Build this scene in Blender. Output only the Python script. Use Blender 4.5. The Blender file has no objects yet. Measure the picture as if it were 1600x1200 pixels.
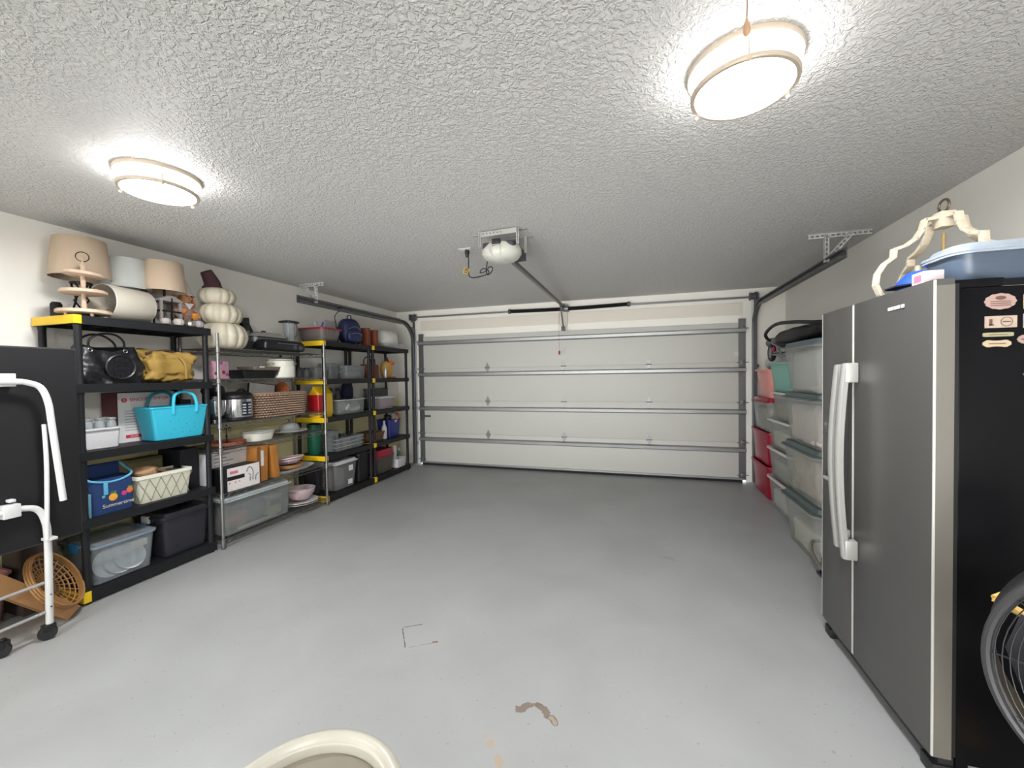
import bpy, bmesh, math, random
from mathutils import Vector, Matrix, noise
PI = math.pi
random.seed(7)
SC = bpy.context.scene
COL = SC.collection

# ------------------------------------------------------------------ camera
cd = bpy.data.cameras.new('camera')
cam = bpy.data.objects.new('camera', cd)
COL.objects.link(cam)
cd.sensor_width = 36.0
cd.lens = 634.17 / 1600 * 36.0
cd.clip_start = 0.02
CR = Vector((0.9561992, 0.2923577, -0.0144953))
CU = Vector((0.0076611, 0.0245076, 0.9996702))
CW = Vector((-0.2926165, 0.9559949, -0.0211944))
m3 = Matrix((CR, CU, -CW)).transposed()
cam.matrix_world = Matrix.Translation((0, 0, 1.472)) @ m3.to_4x4()
SC.camera = cam

# ------------------------------------------------------------------ world, exposure
W = bpy.data.worlds.new('daylight')
SC.world = W
W.use_nodes = True
bg = W.node_tree.nodes['Background']
bg.inputs[0].default_value = (0.86, 0.93, 1.0, 1)
bg.inputs[1].default_value = 3.0
SC.view_settings.view_transform = 'Standard'
SC.view_settings.look = 'None'
SC.view_settings.gamma = 1.0
SC.view_settings.use_curve_mapping = False
SC.view_settings.exposure = 1.45
# area fill added behind the viewer, aimed slightly upwards to lift the far end
al = bpy.data.lights.new('rear_fill_light', 'AREA'); al.shape = 'RECTANGLE'; al.size = 4.4; al.size_y = 1.9; al.energy = 27; al.spread = math.radians(85); al.color = (1.0, 0.99, 0.97)
ao = bpy.data.objects.new('rear_fill_light', al); COL.objects.link(ao); ao.location = (-1.0, -1.05, 1.05); ao.rotation_euler = (math.radians(90 + 9), 0, 0)
LAMP_E, LAMP_SIDE = 62.0, 8.5
LAMP_SPOTS = ((0.376, 1.668), (-2.453, 1.563), (0.30, -0.60), (-2.40, -0.60))  # the last two spots are unseen lamps added for fill

# ------------------------------------------------------------------ room measures
XL, XR, YD, YB, H = -3.908, 1.859, 6.10, -1.15, 2.577
DL, DR, DH = -3.481, 1.396, 2.134

# ------------------------------------------------------------------ materials
def lin(c):
    return tuple(((v / 255.0) / 12.92 if v / 255.0 <= 0.04045 else ((v / 255.0 + 0.055) / 1.055) ** 2.4) for v in c)
_M = {}
def mat(name, rgb, rough=0.5, metal=0.0, bump=0.0, scale=60.0, var=0.0, alpha=1.0, emit=0.0, spec=0.5, stretch=None, detail=2.0, coat=0.0):
    if name in _M: return _M[name]
    m = bpy.data.materials.new(name); m.use_nodes = True
    nt = m.node_tree; b = nt.nodes['Principled BSDF']
    c = lin(rgb)
    b.inputs['Base Color'].default_value = (*c, 1)
    b.inputs['Roughness'].default_value = rough
    b.inputs['Metallic'].default_value = metal
    b.inputs['Specular IOR Level'].default_value = spec
    b.inputs['Coat Weight'].default_value = coat
    if bump or var:
        tc = nt.nodes.new('ShaderNodeTexCoord'); n = nt.nodes.new('ShaderNodeTexNoise')
        n.inputs['Scale'].default_value = scale; n.inputs['Detail'].default_value = detail
        if stretch:
            mp = nt.nodes.new('ShaderNodeMapping'); mp.inputs['Scale'].default_value = stretch
            nt.links.new(tc.outputs['Object'], mp.inputs[0]); nt.links.new(mp.outputs[0], n.inputs['Vector'])
        else:
            nt.links.new(tc.outputs['Object'], n.inputs['Vector'])
        if bump:
            bp = nt.nodes.new('ShaderNodeBump'); bp.inputs['Strength'].default_value = bump
            bp.inputs['Distance'].default_value = 0.004
            nt.links.new(n.outputs['Fac'], bp.inputs['Height']); nt.links.new(bp.outputs[0], b.inputs['Normal'])
        if var:
            cr = nt.nodes.new('ShaderNodeMix'); cr.data_type = 'RGBA'
            cr.inputs['A'].default_value = (*[v * (1 - var) for v in c], 1)
            cr.inputs['B'].default_value = (*[min(1, v * (1 + var)) for v in c], 1)
            nt.links.new(n.outputs['Fac'], cr.inputs['Factor']); nt.links.new(cr.outputs['Result'], b.inputs['Base Color'])
    if emit:
        b.inputs['Emission Color'].default_value = (0.98, 0.985, 1.0, 1); b.inputs['Emission Strength'].default_value = emit
    if alpha < 1:
        out = nt.nodes['Material Output']; tr = nt.nodes.new('ShaderNodeBsdfTransparent')
        tr.inputs[0].default_value = (*[0.55 + 0.45 * v for v in c], 1)
        mx = nt.nodes.new('ShaderNodeMixShader'); mx.inputs[0].default_value = alpha
        nt.links.new(tr.outputs[0], mx.inputs[1]); nt.links.new(b.outputs[0], mx.inputs[2]); nt.links.new(mx.outputs[0], out.inputs[0])
    _M[name] = m
    return m
BLACK = mat('black_resin', (27, 28, 31), 0.5, bump=0.15, scale=300, spec=0.3)
YEL = mat('yellow_plastic', (236, 196, 22), 0.45)
CHROME = mat('chrome_wire', (140, 140, 139), 0.35, 0.8)
WIRE = mat('shelf_wire', (120, 118, 114), 0.4, 0.7)
STEEL = mat('galvanized_steel', (138, 139, 140), 0.45, 0.65, var=0.12, scale=8)
STRUT = mat('strut_steel', (150, 152, 153), 0.42, 0.6, var=0.1, scale=6)
TRACK = mat('track_steel', (112, 113, 115), 0.45, 0.6, var=0.15, scale=8)
WHITEM = mat('white_enamel', (196, 196, 195), 0.35)
WHITEP = mat('white_plastic', (206, 206, 209), 0.4)
CLEAR = mat('clear_plastic', (205, 212, 216), 0.18, alpha=0.2)
CLEARR = mat('milky_plastic', (190, 196, 196), 0.3, alpha=0.24)
SMOKE = mat('smoky_plastic', (62, 62, 70), 0.2, alpha=0.55)
BLUEC = mat('blue_clear_plastic', (150, 178, 205), 0.2, alpha=0.6)
CREAM = mat('cream_plastic', (226, 222, 208), 0.35)
LINEN = mat('linen_shade', (184, 165, 143), 0.9, bump=0.3, scale=500, var=0.05)
LINENW = mat('pale_linen_shade', (190, 184, 170), 0.9, bump=0.3, scale=500, var=0.05)
WOODL = mat('light_wood', (196, 172, 150), 0.6, var=0.15, scale=14, stretch=(1, 1, 5))
WOOD = mat('oak_wood', (176, 116, 52), 0.5, var=0.25, scale=10, stretch=(4, 4, 0.6))
RUST = mat('rust_brown', (126, 66, 44), 0.7, var=0.2, scale=30)
DARK = mat('dark_fabric', (22, 22, 26), 0.7, bump=0.4, scale=80)
CARD = mat('cardboard', (158, 116, 74), 0.85, var=0.08, scale=20)
WICKER = mat('wicker', (158, 128, 98), 0.75, var=0.3, scale=60)
GLASS = mat('clear_glass', (215, 220, 222), 0.05, alpha=0.3)
RED = mat('crimson_plastic', (150, 14, 46), 0.4)
GRAYD = mat('dark_gray_plastic', (70, 74, 76), 0.45)
GREEND = mat('dark_green_lid', (68, 82, 80), 0.45)
STAIN = mat('stainless_steel', (84, 83, 81), 0.42, 0.3, bump=0.04, scale=90, stretch=(1, 1, 12), var=0.05)

# ------------------------------------------------------------------ mesh builder
class MB:
    def __init__(s): s.v = []; s.f = []
    def add(s, v, f):
        o = len(s.v); s.v += [tuple(p) for p in v]; s.f += [tuple(i + o for i in q) for q in f]; return s
    def box(s, x0, x1, y0, y1, z0, z1, M=None):
        v = [Vector((x, y, z)) for x in (x0, x1) for y in (y0, y1) for z in (z0, z1)]
        if M is not None: v = [M @ p for p in v]
        return s.add(v, [(0, 1, 3, 2), (4, 6, 7, 5), (0, 4, 5, 1), (2, 3, 7, 6), (0, 2, 6, 4), (1, 5, 7, 3)])
    def bar(s, a, b, w, h, up=(0, 0, 1)):
        a, b = Vector(a), Vector(b); d = (b - a); L = d.length; d.normalize(); up = Vector(up)
        if abs(d.dot(up)) > 0.98: up = Vector((1, 0, 0))
        r = d.cross(up).normalized(); u = r.cross(d)
        v = [a + r * i * w / 2 + u * j * h / 2 + d * k * L for k in (0, 1) for i in (-1, 1) for j in (-1, 1)]
        return s.add(v, [(0, 1, 3, 2), (4, 6, 7, 5), (0, 4, 5, 1), (2, 3, 7, 6), (0, 2, 6, 4), (1, 5, 7, 3)])
    def tube(s, pts, r, n=8, closed=False, cap=True):
        P = [Vector(p) for p in pts]; N = len(P); rr = r if isinstance(r, (list, tuple)) else [r] * N
        t0 = None; rings = []; ref = None
        for i in range(N):
            if closed: t = P[(i + 1) % N] - P[i - 1]
            else: t = P[min(i + 1, N - 1)] - P[max(i - 1, 0)]
            t.normalize()
            if ref is None:
                ref = Vector((0, 0, 1)) if abs(t.z) < 0.9 else Vector((1, 0, 0))
            a = ref - t * ref.dot(t)
            if a.length < 1e-5: a = t.orthogonal()
            a.normalize(); ref = a; b = t.cross(a)
            rings.append([P[i] + (a * math.cos(2 * PI * k / n) + b * math.sin(2 * PI * k / n)) * rr[i] for k in range(n)])
        return s.rings(rings, closed, cap and not closed, cap and not closed)
    def rings(s, R, loop=False, c0=True, c1=True):
        n = len(R[0]); v = [p for q in R for p in q]; f = []
        m = len(R)
        for i in range(m if loop else m - 1):
            j = (i + 1) % m
            for k in range(n):
                l = (k + 1) % n
                f.append((i * n + k, i * n + l, j * n + l, j * n + k))
        if not loop:
            if c0: f.append(tuple(range(n))[::-1])
            if c1: f.append(tuple((m - 1) * n + k for k in range(n)))
        return s.add(v, f)
    def lathe(s, prof, n=24, c=(0, 0, 0), c0=True, c1=True, lobes=0, amp=0.0, M=None, sx=1, sy=1):
        R = []
        for (r, z) in prof:
            ring = []
            for k in range(n):
                a = 2 * PI * k / n; q = r
                if lobes: q = r * (1 - amp * (1 - abs(math.sin(a * lobes / 2)) ** 0.7))
                p = Vector((q * math.cos(a) * sx, q * math.sin(a) * sy, z))
                if M is not None: p = M @ p
                ring.append(p + Vector(c))
            R.append(ring)
        return s.rings(R, False, c0, c1)
    def prism(s, poly, a0, a1, axis='z', M=None):
        def mk(p, a):
            q = {'z': (p[0], p[1], a), 'x': (a, p[0], p[1]), 'y': (p[0], a, p[1])}[axis]
            q = Vector(q); return M @ q if M is not None else q
        n = len(poly); v = [mk(p, a0) for p in poly] + [mk(p, a1) for p in poly]
        f = [tuple(range(n))[::-1], tuple(range(n, 2 * n))] + [(k, (k + 1) % n, n + (k + 1) % n, n + k) for k in range(n)]
        return s.add(v, f)
    def rr(s, secs, seg=4, c0=True, c1=True, c=(0, 0)):
        """loft of rounded rectangles: (z, hx, hy, r)"""
        return s.rings([rrect(c[0], c[1], z, hx, hy, r, seg) for (z, hx, hy, r) in secs], False, c0, c1)
    def build(s, name, m, parent=None, loc=None, bev=0.0, smooth=True, kind=None, label=None, ang=35):
        me = bpy.data.meshes.new(name); me.from_pydata(s.v, [], s.f); 
        bm = bmesh.new(); bm.from_mesh(me)
        if bev:
            bmesh.ops.bevel(bm, geom=[e for e in bm.edges if len(e.link_faces) == 2 and e.calc_face_angle(0) > 0.6], offset=bev, segments=2, affect='EDGES', profile=0.6, clamp_overlap=True)
        bmesh.ops.recalc_face_normals(bm, faces=bm.faces)
        bm.to_mesh(me); bm.free()
        if smooth:
            me.polygons.foreach_set('use_smooth', [True] * len(me.polygons))
            me.set_sharp_from_angle(angle=math.radians(ang))
        me.materials.append(m)
        o = bpy.data.objects.new(name, me); COL.objects.link(o)
        if parent is not None: o.parent = parent
        if loc is not None: o.location = loc
        if kind: o['kind'] = kind
        if label: o['label'] = label
        return o
def rrect(cx, cy, z, hx, hy, r, seg=4):
    r = min(r, hx * 0.999, hy * 0.999); out = []
    for (sx, sy, a0) in ((1, 1, 0), (-1, 1, 90), (-1, -1, 180), (1, -1, 270)):
        for k in range(seg + 1):
            a = math.radians(a0 + 90 * k / seg)
            out.append(Vector((cx + sx * (hx - r) + r * math.cos(a), cy + sy * (hy - r) + r * math.sin(a), z)))
    return out
def circ(c, r, n=24, axis='z', a0=0, a1=2 * PI, close=True):
    out = []
    for k in range(n if close else n + 1):
        a = a0 + (a1 - a0) * k / n; p, q = r * math.cos(a), r * math.sin(a)
        out.append({'z': (c[0] + p, c[1] + q, c[2]), 'x': (c[0], c[1] + p, c[2] + q), 'y': (c[0] + p, c[1], c[2] + q)}[axis])
    return out
def blob(hx, hy, hz, amp=0.1, fr=6.0, e=0.6, seed=0, nu=28, nv=16, flat=True):
    """a crumpled superellipsoid, base at z=0"""
    b = MB(); R = []
    def sg(v, p): return math.copysign(abs(v) ** p, v)
    for i in range(1, nv):
        ph = -PI / 2 + PI * i / nv; ring = []
        for k in range(nu):
            th = 2 * PI * k / nu
            p = Vector((hx * sg(math.cos(ph), e) * sg(math.cos(th), e), hy * sg(math.cos(ph), e) * sg(math.sin(th), e), hz * sg(math.sin(ph), e)))
            d = noise.noise(p * fr + Vector((seed * 7.3, seed, 0))) + 0.5 * noise.noise(p * fr * 2.3 + Vector((0, seed * 3.1, 4)))
            p = p * (1 + amp * d)
            p.z = max(p.z, -hz) + hz if flat else p.z + hz
            ring.append(p)
        R.append(ring)
    return b.rings(R)
def thing(name, label, cat, loc=(0, 0, 0), rz=0.0, group=None, rot=None):
    o = bpy.data.objects.new(name, None); COL.objects.link(o)
    o.location = loc; o.rotation_euler = rot if rot else (0, 0, rz)
    o.empty_display_size = 0.05
    tag(o, label, cat, group)
    return o
def tag(o, label, cat, group=None, kind=None):
    o['label'] = label; o['category'] = cat
    if group: o['group'] = group
    if kind: o['kind'] = kind
    return o
def text(body, size, m, parent, loc, rot, ext=0.0006, name='lettering', align='CENTER'):
    c = bpy.data.curves.new(name, 'FONT'); c.body = body; c.size = size; c.extrude = ext
    c.align_x = align; c.align_y = 'CENTER'
    tmp = bpy.data.objects.new('tmp_text', c); COL.objects.link(tmp); bpy.context.view_layer.update()
    me = bpy.data.meshes.new_from_object(tmp.evaluated_get(bpy.context.evaluated_depsgraph_get()))
    bpy.data.objects.remove(tmp); bpy.data.curves.remove(c)
    me.materials.clear(); me.materials.append(m)
    o = bpy.data.objects.new(name, me); COL.objects.link(o)
    o.parent = parent; o.location = loc; o.rotation_euler = rot
    return o
FX = (PI / 2, 0, PI / 2)      # facing +x
FMX = (PI / 2, 0, -PI / 2)    # facing -x
FMY = (PI / 2, 0, 0)          # facing -y
def copy_tree(o, parent=None):
    c = o.copy(); COL.objects.link(c)
    if parent: c.parent = parent
    for ch in list(o.children): copy_tree(ch, c)
    return c

# ------------------------------------------------------------------ room materials
def wall_mat(name, yellow=False):
    m = bpy.data.materials.new(name); m.use_nodes = True; nt = m.node_tree; b = nt.nodes['Principled BSDF']
    b.inputs['Roughness'].default_value = 0.75; b.inputs['Specular IOR Level'].default_value = 0.3
    g = nt.nodes.new('ShaderNodeNewGeometry'); n = nt.nodes.new('ShaderNodeTexNoise')
    n.inputs['Scale'].default_value = 70; n.inputs['Detail'].default_value = 3
    nt.links.new(g.outputs['Position'], n.inputs['Vector'])
    bp = nt.nodes.new('ShaderNodeBump'); bp.inputs['Strength'].default_value = 0.18; bp.inputs['Distance'].default_value = 0.003
    nt.links.new(n.outputs['Fac'], bp.inputs['Height']); nt.links.new(bp.outputs[0], b.inputs['Normal'])
    top = (*lin((242, 240, 233)), 1)
    if yellow:
        sp = nt.nodes.new('ShaderNodeSeparateXYZ'); nt.links.new(g.outputs['Position'], sp.inputs[0])
        n2 = nt.nodes.new('ShaderNodeTexNoise'); n2.inputs['Scale'].default_value = 3
        nt.links.new(g.outputs['Position'], n2.inputs['Vector'])
        ad = nt.nodes.new('ShaderNodeMath'); ad.operation = 'MULTIPLY_ADD'; ad.inputs[1].default_value = 0.12
        nt.links.new(n2.outputs['Fac'], ad.inputs[0]); nt.links.new(sp.outputs['Z'], ad.inputs[2])
        mr = nt.nodes.new('ShaderNodeMapRange'); mr.inputs['From Min'].default_value = 1.10; mr.inputs['From Max'].default_value = 1.28
        nt.links.new(ad.outputs[0], mr.inputs['Value'])
        mx = nt.nodes.new('ShaderNodeMix'); mx.data_type = 'RGBA'
        mx.inputs['A'].default_value = (*lin((226, 220, 170)), 1); mx.inputs['B'].default_value = top
        nt.links.new(mr.outputs[0], mx.inputs['Factor']); nt.links.new(mx.outputs['Result'], b.inputs['Base Color'])
    else:
        b.inputs['Base Color'].default_value = top
    return m
def ceiling_mat():
    m = bpy.data.materials.new('knockdown_ceiling'); m.use_nodes = True; nt = m.node_tree; b = nt.nodes['Principled BSDF']
    b.inputs['Base Color'].default_value = (*lin((202, 201, 199)), 1); b.inputs['Roughness'].default_value = 0.5
    b.inputs['Specular IOR Level'].default_value = 0.4
    g = nt.nodes.new('ShaderNodeNewGeometry')
    n = nt.nodes.new('ShaderNodeTexNoise'); n.inputs['Scale'].default_value = 50; n.inputs['Detail'].default_value = 3.0
    n.inputs['Distortion'].default_value = 0.8; n.inputs['Roughness'].default_value = 0.55
    nt.links.new(g.outputs['Position'], n.inputs['Vector'])
    r = nt.nodes.new('ShaderNodeMapRange'); r.interpolation_type = 'SMOOTHSTEP'
    r.inputs['From Min'].default_value = 0.40; r.inputs['From Max'].default_value = 0.62
    nt.links.new(n.outputs['Fac'], r.inputs['Value'])
    bp = nt.nodes.new('ShaderNodeBump'); bp.inputs['Strength'].default_value = 0.9; bp.inputs['Distance'].default_value = 0.0048
    nt.links.new(r.outputs[0], bp.inputs['Height']); nt.links.new(bp.outputs[0], b.inputs['Normal'])
    return m
def floor_mat():
    m = bpy.data.materials.new('painted_concrete'); m.use_nodes = True; nt = m.node_tree; b = nt.nodes['Principled BSDF']
    b.inputs['Roughness'].default_value = 0.42; b.inputs['Specular IOR Level'].default_value = 0.4
    L = nt.links; g = nt.nodes.new('ShaderNodeNewGeometry')
    def N(scale, det, dist=0.0):
        n = nt.nodes.new('ShaderNodeTexNoise'); n.inputs['Scale'].default_value = scale; n.inputs['Detail'].default_value = det
        n.inputs['Distortion'].default_value = dist; L.new(g.outputs['Position'], n.inputs['Vector']); return n
    def MA(op, a, bb=None, cc=None):
        q = nt.nodes.new('ShaderNodeMath'); q.operation = op
        for i, x in enumerate((a, bb, cc)):
            if x is None: continue
            if isinstance(x, (int, float)): q.inputs[i].default_value = x
            else: L.new(x, q.inputs[i])
        return q.outputs[0]
    n1 = N(1.6, 5, 0.4); n2 = N(38, 4)
    mx = nt.nodes.new('ShaderNodeMix'); mx.data_type = 'RGBA'
    mx.inputs['A'].default_value = (*lin((136, 137, 135)), 1); mx.inputs['B'].default_value = (*lin((161, 163, 163)), 1)
    L.new(n1.outputs['Fac'], mx.inputs['Factor']); cur = mx.outputs['Result']
    # dark scattered specks
    n3 = N(55, 2); n4 = N(3.5, 2)
    s1 = MA('GREATER_THAN', n3.outputs['Fac'], 0.70); s2 = MA('GREATER_THAN', n4.outputs['Fac'], 0.5)
    sp = MA('MULTIPLY', s1, s2)
    def over(cur, fac, rgb):
        q = nt.nodes.new('ShaderNodeMix'); q.data_type = 'RGBA'; L.new(fac, q.inputs['Factor']); L.new(cur, q.inputs['A'])
        q.inputs['B'].default_value = (*lin(rgb), 1); return q.outputs['Result']
    cur = over(cur, MA('MULTIPLY', sp, 0.5), (110, 106, 104))
    sep = nt.nodes.new('ShaderNodeSeparateXYZ'); L.new(g.outputs['Position'], sep.inputs[0])
    def seg(a, bq, w, thr, soft=0.003, amt=1.0):
        """mask round the segment a-b with ragged edge"""
        (ax, ay), (bx, by) = a, bq; dx, dy = bx - ax, by - ay; LL = max(1e-9, dx * dx + dy * dy)
        px = MA('SUBTRACT', sep.outputs['X'], ax); py = MA('SUBTRACT', sep.outputs['Y'], ay)
        t = MA('ADD', MA('MULTIPLY', px, dx / LL), MA('MULTIPLY', py, dy / LL)); t = MA('MINIMUM', MA('MAXIMUM', t, 0.0), 1.0)
        ex = MA('SUBTRACT', px, MA('MULTIPLY', t, dx)); ey = MA('SUBTRACT', py, MA('MULTIPLY', t, dy))
        d = MA('SQRT', MA('ADD', MA('MULTIPLY', ex, ex), MA('MULTIPLY', ey, ey)))
        d = MA('MULTIPLY_ADD', n2.outputs['Fac'], thr, d)
        return MA('MULTIPLY', MA('LESS_THAN', d, w + thr * 0.5), amt)
    for a, q, w, thr, rgb, amt in (
        ((-1.32, 2.06), (-1.23, 2.115), 0.003, 0.012, (70, 72, 72), 0.9), ((-1.32, 2.05), (-1.215, 1.91), 0.003, 0.010, (70, 72, 72), 0.9),
        ((-1.19, 1.915), (-1.09, 1.98), 0.002, 0.012, (100, 98, 96), 0.8), ((-1.085, 1.99), (-1.07, 1.995), 0.008, 0.015, (120, 84, 74), 0.9),
        ((-0.50, 1.685), (-0.47, 1.715), 0.020, 0.05, (112, 96, 86), 0.85), ((-0.47, 1.725), (-0.42, 1.738), 0.006, 0.04, (124, 110, 100), 0.8),
        ((-0.42, 1.73), (-0.375, 1.69), 0.016, 0.05, (112, 96, 86), 0.85), ((-0.36, 1.68), (-0.34, 1.66), 0.016, 0.02, (100, 90, 76), 0.9),
        ((-0.36, 1.68), (-0.34, 1.66), 0.011, 0.02, (150, 142, 122), 0.9),
        ((-0.60, 1.52), (-0.56, 1.49), 0.01, 0.09, (170, 142, 106), 0.5), ((-0.52, 1.45), (-0.49, 1.36), 0.015, 0.05, (166, 138, 98), 0.45),
        ((0.22, 3.43), (0.27, 3.40), 0.02, 0.09, (142, 134, 126), 0.7), ((-1.45, 1.97), (-1.38, 2.02), 0.0, 0.05, (158, 156, 84), 0.3)):
        cur = over(cur, seg(a, q, w, thr, amt=amt), rgb)
    L.new(cur, b.inputs['Base Color'])
    n5 = N(9, 5)
    bp = nt.nodes.new('ShaderNodeBump'); bp.inputs['Strength'].default_value = 0.25; bp.inputs['Distance'].default_value = 0.002
    L.new(n5.outputs['Fac'], bp.inputs['Height']); L.new(bp.outputs[0], b.inputs['Normal'])
    return m
WALL = wall_mat('painted_drywall'); WALLY = wall_mat('two_tone_drywall', True)
TRIM = mat('cream_trim_paint', (226, 220, 209), 0.6)

# ------------------------------------------------------------------ room shell
def struct(name, mb, m, label, **k):
    o = mb.build(name, m, smooth=False, **k); o['kind'] = 'structure'; o['label'] = label; return o
T = 0.12
struct('floor', MB().box(XL - T, XR + T, YB - T, YD + 0.25, -0.12, 0), floor_mat(), 'grey painted concrete garage floor with chips and stains')
struct('ceiling', MB().box(XL - T, XR + T, YB - T, YD + 0.25, H, H + 0.1), ceiling_mat(), 'white knockdown textured ceiling')
struct('wall_left', MB().box(XL - T, XL, YB - T, YD + 0.25, 0, H), WALLY, 'left wall, white above and yellowish below')
struct('wall_right', MB().box(XR, XR + T, YB - T, YD + 0.25, 0, H), WALL, 'plain off-white wall behind the refrigerator')
struct('wall_rear', MB().box(XL, XR, YB - T, YB, 0, H), WALL, 'plain wall behind the viewer')
wb = MB(); wb.box(XL, DL, YD, YD + 0.2, 0, H); wb.box(DR, XR, YD, YD + 0.2, 0, H); wb.box(DL, DR, YD, YD + 0.2, DH - 0.03, H)
struct('wall_front', wb, WALL, 'off-white wall around the garage door opening')
# header trim boards
struct('trim_1', MB().box(DL + 0.03, -1.10, YD - 0.02, YD - 0.001, 2.235, 2.40), TRIM, 'cream header board left of the opener', bev=0.004)
struct('trim_2', MB().box(-0.97, DR - 0.04, YD - 0.02, YD - 0.001, 2.235, 2.40), TRIM, 'cream header board right of the opener', bev=0.004)
struct('trim_3', MB().box(-1.09, -0.98, YD - 0.04, YD - 0.001, 2.20, 2.54), TRIM, 'vertical cream mounting board above the door', bev=0.003)
drv = struct('driveway', MB().box(XL - 3, XR + 3, YD + 0.25, YD + 9, -0.14, -0.02), mat('driveway_concrete', (200, 198, 192), 0.8, var=0.1, scale=3), 'pale driveway outside')

# ------------------------------------------------------------------ garage door
DOORP = mat('door_panel_paint', (196, 196, 191), 0.5, bump=0.12, scale=25, spec=0.35, var=0.02)
gd = thing('door_1', 'white sectional garage door with grey horizontal struts', 'garage door', ((DL + DR) / 2, YD - 0.01, 0))
gd['kind'] = 'structure'
hw = (DR - DL) / 2 - 0.01; sh = DH / 4
DY = -0.002
for k in range(4):
    z0 = 0.035 if k == 0 else k * sh + 0.003
    b = MB(); b.box(-hw, hw, DY - 0.04, DY, z0, (k + 1) * sh - 0.003)
    b.build('panel', DOORP, gd, bev=0.004)
    b = MB(); b.box(-hw, hw, DY - 0.03, DY - 0.008, (k + 1) * sh - 0.02, (k + 1) * sh + (0.02 if k < 3 else -0.004)); b.build('tongue', DOORP, gd)
b = MB(); b.box(-hw + 0.035, hw - 0.04, DY - 0.05, DY, 0.0, 0.035); b.build('bottom_seal', mat('black_rubber', (26, 26, 27), 0.8), gd)
b = MB()
b.prism([(DY - 0.04, 0.034), (DY - 0.062, 0.036), (DY - 0.062, 0.058), (DY - 0.04, 0.06)], -hw, hw, 'x'); b.build('bottom_rail', STRUT, gd)
for z in (2.025, 1.505, 0.945, 0.435):
    b = MB(); y = DY - 0.04
    b.prism([(y, z - 0.036), (y - 0.012, z - 0.036), (y - 0.05, z - 0.02), (y - 0.052, z + 0.018), (y - 0.012, z + 0.034), (y, z + 0.034)], -hw, hw, 'x')
    b.build('strut', STRUT, gd, ang=20)
hm = MB()
hm.prism([(0, -0.085), (0.036, -0.012), (0.036, 0.012), (0, 0.085), (-0.036, 0.012), (-0.036, -0.012)], -0.003, 0.0, 'y')
hm.prism([(0, -0.07), (0.012, -0.01), (-0.012, -0.01)], -0.006, -0.003, 'y'); hm.prism([(0, 0.07), (0.012, 0.01), (-0.012, 0.01)], -0.006, -0.003, 'y')
hm.tube([(-0.04, -0.007, 0), (0.04, -0.007, 0)], 0.007, 8)
for s in (-1, 1):
    for q in (-0.035, 0.035): hm.lathe([(0.004, 0), (0.004, 0.006)], 8, M=Matrix.Translation((s * 0.012, -0.002, q)) @ Matrix.Rotation(PI / 2, 4, 'X'))
h0 = None
for k in (1, 2, 3):
    for fx in (-0.5, 0, 0.5):
        loc = (fx * hw, DY - 0.0405, k * sh)
        if h0 is None: h0 = hm.build('hinge', STEEL, gd, loc)
        else:
            c = h0.copy(); COL.objects.link(c); c.location = loc
for s in (-1, 1):
    for k in range(4):
        b = MB(); x0, x1 = sorted((s * (hw + 0.004), s * (hw - 0.085)))
        b.box(x0, x1, DY - 0.043, DY - 0.0405, k * sh + (0.05 if k == 0 else 0.004), (k + 1) * sh - 0.004 + (0 if k < 3 else 0.05))
        b.build('end_stile', TRACK, gd)
    for k in range(0, 5):
        z = (0.10, 1 * sh, 2 * sh, 3 * sh, 2.05)[k]
        b = MB(); x = s * (hw - 0.04)
        b.box(x - 0.03, x + 0.03, DY - 0.075, DY - 0.043, z - 0.03, z + 0.03)
        b.tube([(x - s * 0.07, DY - 0.066, z), (x + s * 0.07, DY - 0.066, z)], 0.006, 8)
        b.build('roller_bracket', TRACK, gd, bev=0.003)
b = MB(); b.box(-hw + 0.07, -hw + 0.20, DY - 0.062, DY - 0.045, 0.80, 0.83); b.box(-hw + 0.02, -hw + 0.09, DY - 0.07, DY - 0.043, 0.76, 0.88); b.build('latch', GRAYD, gd, bev=0.003)
b = MB(); b.box(hw - 0.13, hw - 0.05, DY - 0.0425, DY - 0.0405, 1.69, 1.74); b.build('sticker', WHITEP, gd, label='small white sticker near the right edge')

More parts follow.
